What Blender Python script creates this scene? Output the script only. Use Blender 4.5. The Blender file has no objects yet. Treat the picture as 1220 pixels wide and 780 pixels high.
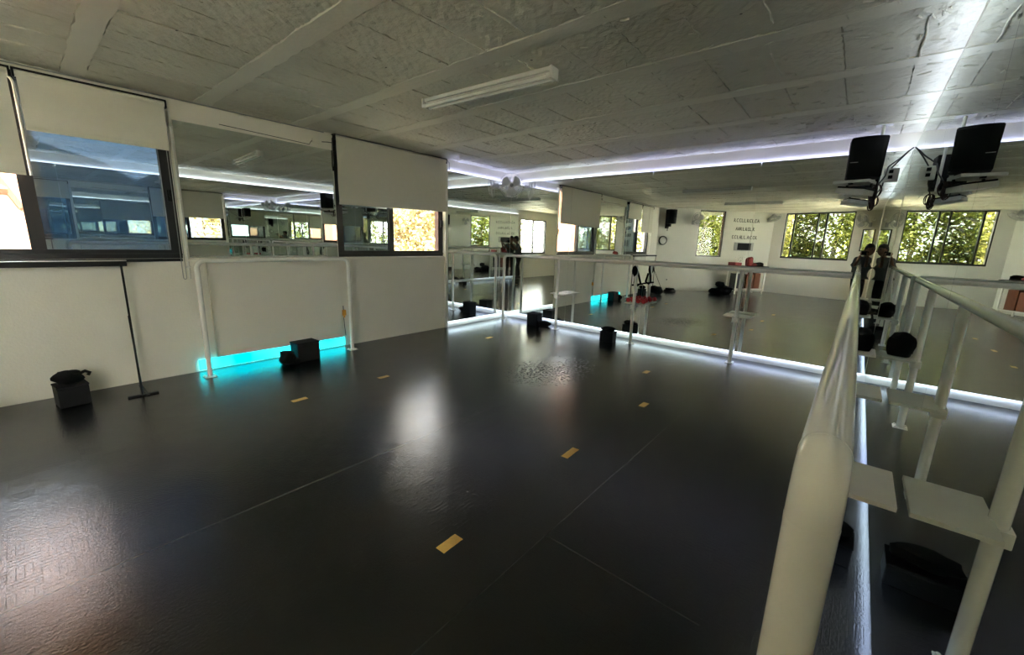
import bpy, bmesh, math, random
from mathutils import Vector, Matrix
C = bpy.context.scene.collection
PI = math.pi
random.seed(7)
W, H, T, B = 4.96, 2.442, 2.291, 0.092      # room width, ceiling, mirror top, mirror bottom
ZR = 1.10

# ------------------------------------------------------------------ materials
def mat(name, col, rough=.5, metal=0., spec=.5, noise=0., nscale=8., bump=0., bscale=40., emit=None, estr=0., coat=0.):
    m = bpy.data.materials.new(name); m.use_nodes = True
    nt = m.node_tree; b = nt.nodes['Principled BSDF']
    b.inputs['Base Color'].default_value = (*col, 1); b.inputs['Roughness'].default_value = rough
    b.inputs['Metallic'].default_value = metal; b.inputs['Specular IOR Level'].default_value = spec
    b.inputs['Coat Weight'].default_value = coat
    if emit: b.inputs['Emission Color'].default_value = (*emit, 1); b.inputs['Emission Strength'].default_value = estr
    tc = nt.nodes.new('ShaderNodeTexCoord')
    if noise:
        n = nt.nodes.new('ShaderNodeTexNoise'); n.inputs['Scale'].default_value = nscale; n.inputs['Detail'].default_value = 6
        nt.links.new(tc.outputs['Object'], n.inputs['Vector'])
        r = nt.nodes.new('ShaderNodeMixRGB'); r.inputs['Color1'].default_value = (*[c*(1-noise) for c in col], 1)
        r.inputs['Color2'].default_value = (*[min(1, c*(1+noise)) for c in col], 1)
        nt.links.new(n.outputs['Fac'], r.inputs['Fac']); nt.links.new(r.outputs['Color'], b.inputs['Base Color'])
    if bump:
        n = nt.nodes.new('ShaderNodeTexNoise'); n.inputs['Scale'].default_value = bscale; n.inputs['Detail'].default_value = 8
        nt.links.new(tc.outputs['Object'], n.inputs['Vector'])
        u = nt.nodes.new('ShaderNodeBump'); u.inputs['Strength'].default_value = bump; u.inputs['Distance'].default_value = .01
        nt.links.new(n.outputs['Fac'], u.inputs['Height']); nt.links.new(u.outputs['Normal'], b.inputs['Normal'])
    return m

M = {}
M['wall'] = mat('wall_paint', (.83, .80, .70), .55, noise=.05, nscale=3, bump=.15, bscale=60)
M['rearwall_dimmed'] = mat('wall_paint_dimmed', (.62, .61, .54), .6, noise=.05, nscale=3, bump=.15, bscale=60)  # wall paint darkened to offset excess daylight on the rear walls
M['white'] = mat('white_enamel', (.88, .87, .81), .12, noise=.03, nscale=30, coat=.3)
M['shelfw'] = mat('white_laminate', (.70, .70, .64), .4, noise=.04, nscale=12)
M['black_metal'] = mat('black_steel', (.006, .006, .006), .5, spec=.3)
M['alu'] = mat('black_aluminium', (.012, .010, .010), .3, noise=.1)
M['fabric'] = mat('black_fabric', (.005, .005, .005), .9, spec=.2, noise=.3, nscale=60, bump=.5, bscale=120)
M['boxblack'] = mat('charcoal_foam', (.005, .005, .006), .7, spec=.3, noise=.2, nscale=30, bump=.3, bscale=90)
M['plastic'] = mat('black_plastic', (.005, .005, .005), .6, spec=.2, bump=.2, bscale=300)
M['grille'] = mat('speaker_grille', (.005, .005, .005), .7, spec=.2, bump=.8, bscale=400)
M['blind'] = mat('blind_fabric', (.74, .71, .60), .8, noise=.03, nscale=20, bump=.2, bscale=300)
M['greyp'] = mat('grey_plastic', (.33, .33, .32), .45)
M['whitep'] = mat('white_plastic', (.68, .68, .64), .4)
M['tube'] = mat('lamp_tube', (.82, .82, .76), .15, coat=.5)
M['tape'] = mat('yellow_tape', (.72, .46, .12), .5, noise=.15, nscale=60)
M['red'] = mat('red_vinyl', (.55, .02, .03), .35, noise=.1)
M['redd'] = mat('dark_red_cloth', (.26, .03, .035), .7, noise=.25, nscale=20)
M['brown'] = mat('brown_card', (.17, .055, .025), .7, noise=.2, nscale=14)
M['wood'] = mat('dark_tabletop', (.02, .018, .017), .4)
M['orange'] = mat('orange_plastic', (.75, .33, .03), .5)
M['skin'] = mat('skin', (.22, .115, .08), .55, noise=.06, nscale=30)
M['hair'] = mat('black_hair', (.010, .008, .007), .6, bump=.6, bscale=120)
M['shirt'] = mat('grey_shirt', (.15, .155, .155), .85, noise=.1, nscale=30, bump=.3, bscale=90)
M['trouser'] = mat('black_trousers', (.012, .012, .014), .85, bump=.3, bscale=60)
M['shoe'] = mat('dark_shoes', (.02, .02, .02), .5)
M['cable'] = mat('dark_cable', (.02, .018, .018), .5)
M['ecable'] = mat('maroon_cable', (.035, .012, .010), .5)
M['glow'] = mat('pot_green', (.06, .09, .03), .7, noise=.4, nscale=40)
M['teal'] = mat('teal_cloth', (.03, .10, .10), .7)
M['edge'] = mat('mirror_backing', (.30, .40, .36), .4)
M['bark'] = mat('bark', (.20, .155, .12), .9, noise=.4, nscale=8, bump=.6, bscale=20)
M['hill'] = mat('hillside', (.055, .085, .10), .95, noise=.3, nscale=.05)
M['ground'] = mat('dry_ground', (.46, .42, .32), .95, noise=.4, nscale=1.5)
M['facade'] = mat('orange_facade', (.22, .105, .062), .8, noise=.06, nscale=.8)
M['facade2'] = mat('facade_letter', (.19, .09, .053), .8)

def mirror_mat():
    m = bpy.data.materials.new('mirror'); m.use_nodes = True; nt = m.node_tree; nt.nodes.clear()
    o = nt.nodes.new('ShaderNodeOutputMaterial'); g = nt.nodes.new('ShaderNodeBsdfGlossy')
    g.inputs['Roughness'].default_value = 0.0; g.inputs['Color'].default_value = (.82, .855, .825, 1)
    nt.links.new(g.outputs[0], o.inputs[0]); return m
M['mirror'] = mirror_mat()

def glass_mat(name, trans, fac, gcol=(1, 1, 1)):
    m = bpy.data.materials.new(name); m.use_nodes = True; nt = m.node_tree; nt.nodes.clear()
    o = nt.nodes.new('ShaderNodeOutputMaterial'); g = nt.nodes.new('ShaderNodeBsdfGlossy'); t = nt.nodes.new('ShaderNodeBsdfTransparent')
    x = nt.nodes.new('ShaderNodeMixShader'); g.inputs['Roughness'].default_value = 0.0; g.inputs['Color'].default_value = (*gcol, 1)
    t.inputs['Color'].default_value = (*trans, 1); x.inputs[0].default_value = fac
    nt.links.new(t.outputs[0], x.inputs[1]); nt.links.new(g.outputs[0], x.inputs[2]); nt.links.new(x.outputs[0], o.inputs[0]); return m
M['film'] = glass_mat('filmed_glass', (.095, .125, .155), .42, (.80, .92, 1.0))
M['clear'] = glass_mat('clear_glass', (.80, .80, .78), .05)
M['open'] = glass_mat('thin_glass', (.95, .96, .95), .04)
M['pale'] = glass_mat('pale_glass', (.46, .50, .47), .012)

def led_mat(name, c1, c2, strength, scale=.6):
    m = bpy.data.materials.new(name); m.use_nodes = True; nt = m.node_tree; nt.nodes.clear()
    o = nt.nodes.new('ShaderNodeOutputMaterial'); e = nt.nodes.new('ShaderNodeEmission'); e.inputs['Strength'].default_value = strength
    tc = nt.nodes.new('ShaderNodeTexCoord'); n = nt.nodes.new('ShaderNodeTexNoise'); n.inputs['Scale'].default_value = scale; n.inputs['Detail'].default_value = 1
    r = nt.nodes.new('ShaderNodeValToRGB'); r.color_ramp.elements[0].position = .35; r.color_ramp.elements[1].position = .62
    r.color_ramp.elements[0].color = (*c1, 1); r.color_ramp.elements[1].color = (*c2, 1)
    nt.links.new(tc.outputs['Object'], n.inputs['Vector']); nt.links.new(n.outputs['Fac'], r.inputs['Fac'])
    nt.links.new(r.outputs['Color'], e.inputs['Color']); nt.links.new(e.outputs[0], o.inputs[0]); return m
M['led'] = led_mat('led_white', (.52, .56, 1.0), (.72, .86, 1.0), 2.3)
M['led3'] = led_mat('led_white_side', (.66, .76, 1.0), (.74, .88, 1.0), 2.8)
M['led2'] = led_mat('led_white_low', (.50, .60, 1.0), (.66, .86, 1.0), 3.2)
M['led4'] = led_mat('led_side_low', (.45, .55, 1.0), (.62, .82, 1.0), 1.3)
M['cyan'] = led_mat('led_cyan', (.0, .50, .62), (.02, .62, .66), 0.8, 3.0)

def leaf_mat(name, cols, transl=.35):
    m = bpy.data.materials.new(name); m.use_nodes = True; nt = m.node_tree; nt.nodes.clear()
    o = nt.nodes.new('ShaderNodeOutputMaterial'); d = nt.nodes.new('ShaderNodeBsdfDiffuse'); t = nt.nodes.new('ShaderNodeBsdfTranslucent')
    x = nt.nodes.new('ShaderNodeMixShader'); x.inputs[0].default_value = transl
    g = nt.nodes.new('ShaderNodeNewGeometry'); r = nt.nodes.new('ShaderNodeValToRGB')
    els = r.color_ramp.elements
    els[0].color = (*cols[0], 1); els[-1].color = (*cols[-1], 1)
    for i, c in enumerate(cols[1:-1]):
        e = els.new((i+1)/(len(cols)-1)); e.color = (*c, 1)
    nt.links.new(g.outputs['Random Per Island'], r.inputs['Fac'])
    for s in (d, t): nt.links.new(r.outputs['Color'], s.inputs['Color'])
    nt.links.new(d.outputs[0], x.inputs[1]); nt.links.new(t.outputs[0], x.inputs[2]); nt.links.new(x.outputs[0], o.inputs[0]); return m
M['leafr'] = leaf_mat('green_leaves', [(.04, .048, .012), (.12, .125, .028), (.25, .24, .05), (.42, .38, .13)])
M['leafl'] = leaf_mat('dry_leaves', [(.13, .095, .035), (.27, .21, .09), (.46, .37, .20), (.22, .21, .08)])

def floor_mat():
    m = bpy.data.materials.new('black_vinyl_floor'); m.use_nodes = True; nt = m.node_tree; b = nt.nodes['Principled BSDF']
    L = nt.links.new; N = nt.nodes.new
    tc = N('ShaderNodeTexCoord'); sep = N('ShaderNodeSeparateXYZ'); L(tc.outputs['Object'], sep.inputs[0])
    def noise(scale, det=4, vec=None, dist=0.):
        n = N('ShaderNodeTexNoise'); n.inputs['Scale'].default_value = scale; n.inputs['Detail'].default_value = det; n.inputs['Distortion'].default_value = dist
        L(vec or tc.outputs['Object'], n.inputs['Vector']); return n.outputs['Fac']
    def math_(op, a, b_=None, c=None):
        n = N('ShaderNodeMath'); n.operation = op
        for i, v in enumerate((a, b_, c)):
            if v is None: continue
            if isinstance(v, (int, float)): n.inputs[i].default_value = v
            else: L(v, n.inputs[i])
        return n.outputs[0]
    dirt = noise(1.3, 8)
    cr = N('ShaderNodeValToRGB'); cr.color_ramp.elements[0].color = (.0075, .0078, .0085, 1); cr.color_ramp.elements[1].color = (.021, .0205, .020, 1)
    cr.color_ramp.elements[0].position = .3; cr.color_ramp.elements[1].position = .75
    L(dirt, cr.inputs['Fac'])
    # pale specks
    sp = N('ShaderNodeTexVoronoi'); sp.inputs['Scale'].default_value = 9; L(tc.outputs['Object'], sp.inputs['Vector'])
    spk = math_('LESS_THAN', sp.outputs['Distance'], .03)
    # wear patch of scraped vinyl near the far barre
    px = math_('SUBTRACT', sep.outputs[0], 2.38); py = math_('SUBTRACT', sep.outputs[1], -2.02)
    dd = math_('SQRT', math_('ADD', math_('MULTIPLY', px, px), math_('MULTIPLY', math_('MULTIPLY', py, py), .45)))
    pn = noise(38, 8, dist=.3)
    patch = math_('MULTIPLY', math_('LESS_THAN', dd, .42), math_('GREATER_THAN', math_('ADD', pn, math_('MULTIPLY', dd, -.35)), .46))
    # sheet seams running along the room, plus one cross joint
    seam = None
    wob = math_('MULTIPLY', math_('SUBTRACT', noise(.8, 2), .5), .03)
    for sx, sw in ((.24, .003), (1.44, .004), (2.625, .005), (3.82, .002)):
        d = math_('ABSOLUTE', math_('ADD', math_('SUBTRACT', sep.outputs[0], sx), wob)); s = math_('LESS_THAN', d, sw)
        seam = s if seam is None else math_('MAXIMUM', seam, s)
    dy = math_('LESS_THAN', math_('ABSOLUTE', math_('ADD', math_('SUBTRACT', sep.outputs[1], -4.12), wob)), .003)
    dy = math_('MULTIPLY', dy, math_('MULTIPLY', math_('GREATER_THAN', sep.outputs[0], 3.82), math_('LESS_THAN', sep.outputs[0], 4.5)))
    seam = math_('MAXIMUM', seam, dy)
    mx = N('ShaderNodeMixRGB'); L(cr.outputs['Color'], mx.inputs['Color1']); mx.inputs['Color2'].default_value = (.05, .05, .045, 1)
    L(math_('MULTIPLY', spk, .8), mx.inputs['Fac'])
    mx2 = N('ShaderNodeMixRGB'); L(mx.outputs['Color'], mx2.inputs['Color1']); mx2.inputs['Color2'].default_value = (.09, .085, .07, 1); L(math_('MULTIPLY', seam, .6), mx2.inputs['Fac'])
    L(mx2.outputs['Color'], b.inputs['Base Color'])
    # parquet squares printing through the vinyl: basket weave of narrow strips
    S = 11.0
    ix = math_('FLOOR', math_('MULTIPLY', sep.outputs[0], S)); iy = math_('FLOOR', math_('MULTIPLY', sep.outputs[1], S))
    par = math_('GREATER_THAN', math_('ABSOLUTE', math_('MODULO', math_('ADD', ix, iy), 2)), .5)
    def strips(o):
        f = math_('FRACT', math_('MULTIPLY', o, S*5)); return math_('SMOOTH_MIN', math_('MULTIPLY', math_('ABSOLUTE', math_('SUBTRACT', f, .5)), -6), -1.0, .5)
    wv = N('ShaderNodeMix'); L(par, wv.inputs['Factor']); 
    sx_ = math_('PINGPONG', math_('MULTIPLY', sep.outputs[0], S*4), .5); sy_ = math_('PINGPONG', math_('MULTIPLY', sep.outputs[1], S*4), .5)
    L(sx_, wv.inputs[2]); L(sy_, wv.inputs[3])
    weave = math_('MINIMUM', wv.outputs[0], .12)
    wm = N('ShaderNodeValToRGB'); wm.color_ramp.elements[0].position = .42; wm.color_ramp.elements[1].position = .62; L(noise(.9, 3), wm.inputs['Fac'])
    weave = math_('MULTIPLY', weave, math_('ADD', math_('MULTIPLY', wm.outputs['Color'], .8), .2))
    mp = N('ShaderNodeMapping'); mp.inputs['Scale'].default_value = (22, 5, 1); L(tc.outputs['Object'], mp.inputs['Vector'])
    h = math_('ADD', math_('MULTIPLY', weave, .9), math_('MULTIPLY', noise(110, 6), .38))
    h = math_('ADD', h, math_('MULTIPLY', noise(2.6, 5, mp.outputs['Vector']), .13))
    h = math_('ADD', h, math_('MULTIPLY', noise(2.4, 2, dist=.2), .9))
    h = math_('ADD', h, math_('MULTIPLY', seam, -1.3)); h = math_('ADD', h, math_('MULTIPLY', patch, -.25))
    bp = N('ShaderNodeBump'); bp.inputs['Strength'].default_value = .42; bp.inputs['Distance'].default_value = .006
    L(h, bp.inputs['Height']); L(bp.outputs['Normal'], b.inputs['Normal'])
    rr = N('ShaderNodeMapRange'); rr.inputs['To Min'].default_value = .13; rr.inputs['To Max'].default_value = .27; L(noise(5, 8), rr.inputs['Value'])
    L(math_('ADD', rr.outputs[0], math_('MULTIPLY', patch, .25)), b.inputs['Roughness'])
    b.inputs['Specular IOR Level'].default_value = .7
    return m
M['floor'] = floor_mat()

def ceil_mat():
    m = mat('painted_concrete_ceiling', (.56, .55, .47), .6, noise=.0)
    nt = m.node_tree; b = nt.nodes['Principled BSDF']; L = nt.links.new; N = nt.nodes.new
    tc = N('ShaderNodeTexCoord')
    n1 = N('ShaderNodeTexNoise'); n1.inputs['Scale'].default_value = 1.1; n1.inputs['Detail'].default_value = 7; L(tc.outputs['Object'], n1.inputs['Vector'])
    cr = N('ShaderNodeValToRGB'); cr.color_ramp.elements[0].position = .25; cr.color_ramp.elements[1].position = .75
    cr.color_ramp.elements[0].color = (.57, .54, .44, 1); cr.color_ramp.elements[1].color = (.78, .75, .63, 1); L(n1.outputs['Fac'], cr.inputs['Fac'])
    # small dark pits
    v = N('ShaderNodeTexVoronoi'); v.inputs['Scale'].default_value = 4.5; L(tc.outputs['Object'], v.inputs['Vector'])
    n3 = N('ShaderNodeTexNoise'); n3.inputs['Scale'].default_value = 40; L(tc.outputs['Object'], n3.inputs['Vector'])
    ad = N('ShaderNodeMath'); ad.operation = 'MULTIPLY_ADD'; ad.inputs[1].default_value = .05; L(n3.outputs['Fac'], ad.inputs[0]); L(v.outputs['Distance'], ad.inputs[2])
    pit = N('ShaderNodeMath'); pit.operation = 'LESS_THAN'; pit.inputs[1].default_value = .062; L(ad.outputs[0], pit.inputs[0])
    mx = N('ShaderNodeMixRGB'); mx.inputs['Color2'].default_value = (.10, .09, .075, 1); L(pit.outputs[0], mx.inputs['Fac']); L(cr.outputs['Color'], mx.inputs['Color1'])
    L(mx.outputs['Color'], b.inputs['Base Color'])
    n2 = N('ShaderNodeTexNoise'); n2.inputs['Scale'].default_value = 22; n2.inputs['Detail'].default_value = 10; L(tc.outputs['Object'], n2.inputs['Vector'])
    n4 = N('ShaderNodeTexNoise'); n4.inputs['Scale'].default_value = 3.5; n4.inputs['Detail'].default_value = 6; n4.inputs['Distortion'].default_value = 1.2; L(tc.outputs['Object'], n4.inputs['Vector'])
    a = N('ShaderNodeMath'); a.operation = 'MULTIPLY_ADD'; a.inputs[1].default_value = 1.6; L(n4.outputs['Fac'], a.inputs[0]); L(n2.outputs['Fac'], a.inputs[2])
    bp = N('ShaderNodeBump'); bp.inputs['Strength'].default_value = .85; bp.inputs['Distance'].default_value = .016
    L(a.outputs[0], bp.inputs['Height']); L(bp.outputs['Normal'], b.inputs['Normal'])
    b.inputs['Roughness'].default_value = .5
    return m
M['ceil'] = ceil_mat()
M['joist'] = mat('smooth_joist_paint', (.76, .73, .62), .55, noise=.06, nscale=5, bump=.35, bscale=25)

# ------------------------------------------------------------------ mesh helpers
def add_box(bm, lo, hi, mx=None, bev=0.):
    lo = Vector(lo); hi = Vector(hi)
    r = bmesh.ops.create_cube(bm, size=1)
    vs = r['verts']; c = (lo+hi)/2; s = hi-lo
    for v in vs: v.co = Vector((v.co.x*s.x, v.co.y*s.y, v.co.z*s.z))+c
    if bev:
        es = {e for v in vs for e in v.link_edges}
        rb = bmesh.ops.bevel(bm, geom=list(es), offset=bev, segments=2, affect='EDGES', profile=.5)
        vs = list({v for v in rb['verts']} | {v for v in vs if v.is_valid})
    if mx is not None:
        for v in set(vs):
            if v.is_valid: v.co = mx @ v.co
def add_tube(bm, pts, r, seg=14, caps=True):
    pts = [Vector(p) for p in pts]; n = len(pts)
    rs = r if isinstance(r, (list, tuple)) else [r]*n
    rings = []; prev = None
    for i, p in enumerate(pts):
        d = (pts[min(i+1, n-1)]-pts[max(i-1, 0)]).normalized()
        if prev is None:
            a = Vector((0, 0, 1)) if abs(d.z) < .9 else Vector((1, 0, 0)); u = d.cross(a).normalized()
        else: u = (prev-d*prev.dot(d)).normalized()
        prev = u; w = d.cross(u)
        rings.append([bm.verts.new(p+(u*math.cos(2*PI*k/seg)+w*math.sin(2*PI*k/seg))*rs[i]) for k in range(seg)])
    for a, b in zip(rings, rings[1:]):
        for k in range(seg): bm.faces.new((a[k], a[(k+1) % seg], b[(k+1) % seg], b[k]))
    if caps:
        bm.faces.new(rings[0][::-1]); bm.faces.new(rings[-1])
def add_lathe(bm, prof, mx=Matrix(), seg=24):
    rings = []
    for r, z in prof:
        if r < 1e-5: rings.append([bm.verts.new(mx @ Vector((0, 0, z)))])
        else: rings.append([bm.verts.new(mx @ Vector((r*math.cos(2*PI*k/seg), r*math.sin(2*PI*k/seg), z))) for k in range(seg)])
    for a, b in zip(rings, rings[1:]):
        for k in range(seg):
            k2 = (k+1) % seg
            f = [a[k % len(a)], a[k2 % len(a)], b[k2 % len(b)], b[k % len(b)]]
            g = []
            for q in f:
                if q not in g: g.append(q)
            if len(g) > 2: bm.faces.new(g)
def add_blob(bm, c, r, seed=0, amp=.15, sub=3, flat=None):
    rnd = random.Random(seed); ph = [(rnd.uniform(2, 7), rnd.uniform(0, 6.3), Vector((rnd.uniform(-1, 1), rnd.uniform(-1, 1), rnd.uniform(-1, 1)))) for _ in range(7)]
    q = bmesh.ops.create_icosphere(bm, subdivisions=sub, radius=1)
    for v in q['verts']:
        n = v.co.copy(); k = 1+sum(math.sin(f*n.dot(a)+p) for f, p, a in ph)*amp/3
        p_ = Vector((n.x*r[0]*k, n.y*r[1]*k, n.z*r[2]*k))+Vector(c)
        if flat is not None and p_.z < flat: p_.z = flat
        v.co = p_
def obj(name, bm, m, parent=None, smooth=False, loc=None):
    bmesh.ops.recalc_face_normals(bm, faces=bm.faces[:])
    me = bpy.data.meshes.new(name); bm.to_mesh(me); bm.free()
    ms = m if isinstance(m, list) else [m]
    for q in ms: me.materials.append(q)
    if smooth:
        for p in me.polygons: p.use_smooth = True
        try: me.set_sharp_from_angle(angle=math.radians(40))
        except Exception: pass
    o = bpy.data.objects.new(name, me); C.objects.link(o)
    if parent: o.parent = parent
    if loc: o.location = loc
    return o
def tag(o, label, cat, group=None, kind=None):
    if label: o['label'] = label
    if cat: o['category'] = cat
    if group: o['group'] = group
    if kind: o['kind'] = kind
    return o
def thing(name, label, cat, loc=(0, 0, 0), rotz=0, group=None):
    o = bpy.data.objects.new(name, None); C.objects.link(o); o.location = loc; o.rotation_euler = (0, 0, rotz)
    o.empty_display_size = .1
    return tag(o, label, cat, group)
def struct(name, bm, m, parent=None, smooth=False):
    o = obj(name, bm, m, parent, smooth)
    if not parent: o['kind'] = 'structure'
    return o
def BM(): return bmesh.new()
def box(name, lo, hi, m, parent=None, bev=0., mx=None):
    b = BM(); add_box(b, lo, hi, mx, bev); return obj(name, b, m, parent)
def tube(name, pts, r, m, parent=None, seg=14):
    b = BM(); add_tube(b, pts, r, seg); return obj(name, b, m, parent, True)
def arc(c, a, b_, r, t0, t1, n=8):
    "points c + r(cos t a + sin t b)"
    a = Vector(a); b_ = Vector(b_); c = Vector(c)
    return [c+a*(r*math.cos(t0+(t1-t0)*i/n))+b_*(r*math.sin(t0+(t1-t0)*i/n)) for i in range(n+1)]
def dup(root, loc=None, rotz=None, label=None):
    r = root.copy(); C.objects.link(r)
    if loc: r.location = loc
    if rotz is not None: r.rotation_euler = (0, 0, rotz)
    if label: r['label'] = label
    for ch in list(root.children):
        c = ch.copy(); C.objects.link(c); c.parent = r
        for g in ch.children:
            d = g.copy(); C.objects.link(d); d.parent = c
    return r

# ------------------------------------------------------------------ room shell
# corner points of the diagonal rear wall
RC = Vector((0, -6.81)); RK = Vector((2.5, -9.79)); RE = Vector((5.35, -9.13))
TH = .16
b = BM(); add_box(b, (-.2, -10.2, -.2), (5.6, .25, 0)); struct('floor', b, M['floor'])

def ceiling():
    b = BM(); rnd = random.Random(3)
    add_box(b, (-.3, -10.3, H+.03), (5.7, .3, H+.2))
    joists = [-.43, -1.19, -1.97, -2.76, -3.48, -4.29, -5.09, -5.87, -6.65, -7.43, -8.2, -8.98, -9.76]
    jw = .062
    sf = []
    for y in joists:   # smooth joist strips between the rows of blocks
        n = 60; pr = []
        for i in range(n+1):
            x = -.1+5.3*i/n; pr.append((x, y-jw+rnd.uniform(-.008, .006), y+jw+rnd.uniform(-.006, .008)))
        for (x0, a0, c0), (x1, a1, c1) in zip(pr, pr[1:]):
            z = H-.001
            f = b.faces.new([b.verts.new(p) for p in ((x0, a0, z), (x1, a1, z), (x1, c1, z), (x0, c0, z))]); f.material_index = 1
            for q0, q1 in ((a0, a1), (c0, c1)):
                f = b.faces.new([b.verts.new(p) for p in ((x0, q0, z), (x1, q1, z), (x1, q1, H+.032), (x0, q0, H+.032))]); f.material_index = 1
    edges = [.05]+joists+[-10.5]
    for y1, y0 in zip(edges, edges[1:]):
        ya = y1-(jw if y1 < 0 else 0); yb = y0+jw; x = -.15+rnd.uniform(0, .1)
        while x < 5.2:
            w = .33; kind = rnd.random()
            gx = rnd.choice((.004, .006, .009)) if kind < .5 else -.001
            ge = [rnd.choice((-.001, .001, .003, .006)) for _ in range(2)]
            dz = [rnd.uniform(-.005, .004)+H+.005 for _ in range(4)]
            near = y1 > -6.5
            nx, ny = (11, 20) if near else (2, 4)
            grid = [[None]*(ny+1) for _ in range(nx+1)]
            ph = rnd.uniform(0, 6)
            for i in range(nx+1):
                for j in range(ny+1):
                    u, v = i/nx, j/ny
                    z = (dz[0]*(1-u)+dz[1]*u)*(1-v)+(dz[2]*(1-u)+dz[3]*u)*v+rnd.gauss(0, .0019)*near
                    px = x+(w-gx)*u+rnd.uniform(-.003, .003); py = ya-ge[0]-(ya-yb-ge[0]-ge[1])*v+rnd.uniform(-.002, .002)
                    if j in (0, ny): py += rnd.uniform(-.004, .004)
                    grid[i][j] = b.verts.new((px, py, z))
            for i in range(nx):
                for j in range(ny): b.faces.new((grid[i][j], grid[i+1][j], grid[i+1][j+1], grid[i][j+1]))
            ring = [grid[i][0] for i in range(nx+1)]+[grid[nx][j] for j in range(1, ny+1)]+[grid[i][ny] for i in range(nx-1, -1, -1)]+[grid[0][j] for j in range(ny-1, 0, -1)]
            top = [b.verts.new((v.co.x, v.co.y, H+.032)) for v in ring]
            for k in range(len(ring)):
                k2 = (k+1) % len(ring); b.faces.new((ring[k], ring[k2], top[k2], top[k]))
            if near and .45 < kind < .80:    # squeezed mortar ridge along the joint
                m = rnd.randint(5, 9); v0 = rnd.uniform(0, .3); v1 = rnd.uniform(.6, 1)
                pts = [(x+w-.002+rnd.uniform(-.005, .005), ya-(ya-yb)*(v0+(v1-v0)*k/m), H+.002) for k in range(m+1)]
                add_tube(b, pts, [rnd.uniform(.003, .0075) for _ in pts], 6)
            x += w
    for k in range(260):   # trowel crumbs, denser to the mirror side
        x = 4.95-abs(rnd.gauss(0, 1.1)); y = rnd.uniform(-5.0, -.3); x = max(x, .2)
        L_ = rnd.uniform(.01, .07); a = rnd.uniform(-.5, .5)+(0 if k % 3 else PI/2)
        add_tube(b, [(x, y, H+.001), (x+L_*.5*math.cos(a), y+L_*.5*math.sin(a), H-.002), (x+L_*math.cos(a), y+L_*math.sin(a)+.006, H+.001)], rnd.uniform(.0025, .006), 6)
    return b
struct('ceiling', ceiling(), [M['ceil'], M['joist']])

WA = (-6.15, -4.56, 1.087, 2.40); WB = (-3.085, -1.467, 1.087, 2.40)
def wall_left():
    b = BM(); x0, x1 = -TH, 0
    def bx(y0, y1, z0, z1): add_box(b, (x0, y0, z0), (x1, y1, z1))
    bx(-6.95, .2, 0, 1.087); bx(-6.95, .2, 2.40, H+.03)
    bx(-6.95, WA[0], 1.087, 2.40); bx(WA[1], WB[0], 1.087, 2.40); bx(WB[1], .2, 1.087, 2.40)
    return b
struct('wall_left', wall_left(), M['wall'])
b = BM(); add_box(b, (-.1, .03, 0), (W+.3, .03+TH, H+.03)); struct('wall_back', b, M['wall'])
b = BM(); wx0, wx1 = W+.03, W+.03+TH
WR = (-8.0, -6.4, .9, 2.15)
add_box(b, (wx0, -9.4, 0), (wx1, WR[0], H+.03)); add_box(b, (wx0, WR[1], 0), (wx1, .1, H+.03)); add_box(b, (wx0, WR[0], 0), (wx1, WR[1], WR[2])); add_box(b, (wx0, WR[0], WR[3]), (wx1, WR[1], H+.03))
struct('wall_right', b, M['wall'])
b = BM(); add_box(b, (5.702, -10.3, H+.022), (7.2, -5.6, H+.2)); struct('added_sun_shade', b, M['wall'])  # unseen slab added to keep direct sun out of the side window

def wall_seg(P, Q, holes, name):
    "vertical wall from P to Q (room on its left/+y side) with rectangular holes given as (s0,s1,z0,z1) along the wall"
    d = (Q-P); Ln = d.length; ux = d.normalized(); nrm = Vector((ux.y, -ux.x))
    if nrm.y > 0: nrm = -nrm        # pointing out of the room
    mx = Matrix(((ux.x, nrm.x, 0, P.x), (ux.y, nrm.y, 0, P.y), (0, 0, 1, 0), (0, 0, 0, 1)))
    b = BM(); s = -.1
    for (s0, s1, z0, z1) in holes:
        add_box(b, (s, 0, 0), (s0, TH, H+.03), mx); add_box(b, (s0, 0, 0), (s1, TH, z0), mx); add_box(b, (s0, 0, z1), (s1, TH, H+.03), mx); s = s1
    add_box(b, (s, 0, 0), (Ln+.12, TH, H+.03), mx)
    struct(name, b, M['rearwall_dimmed']); return mx
u1 = (RK-RC).normalized(); u2 = (RE-RK).normalized()
def s1_of(x): return (x-RC.x)/u1.x
def s2_of(x): return (x-RK.x)/u2.x
HS = (s1_of(.85), s1_of(1.41), 1.06, 2.425)
HB = (s2_of(2.80), s2_of(4.46), 1.09, 2.425)
HN = (s2_of(4.66), s2_of(4.93), 1.36, 1.95)
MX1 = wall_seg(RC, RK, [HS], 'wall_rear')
MX2 = wall_seg(RK, RE, [HB, HN], 'wall_rear_right')

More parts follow.
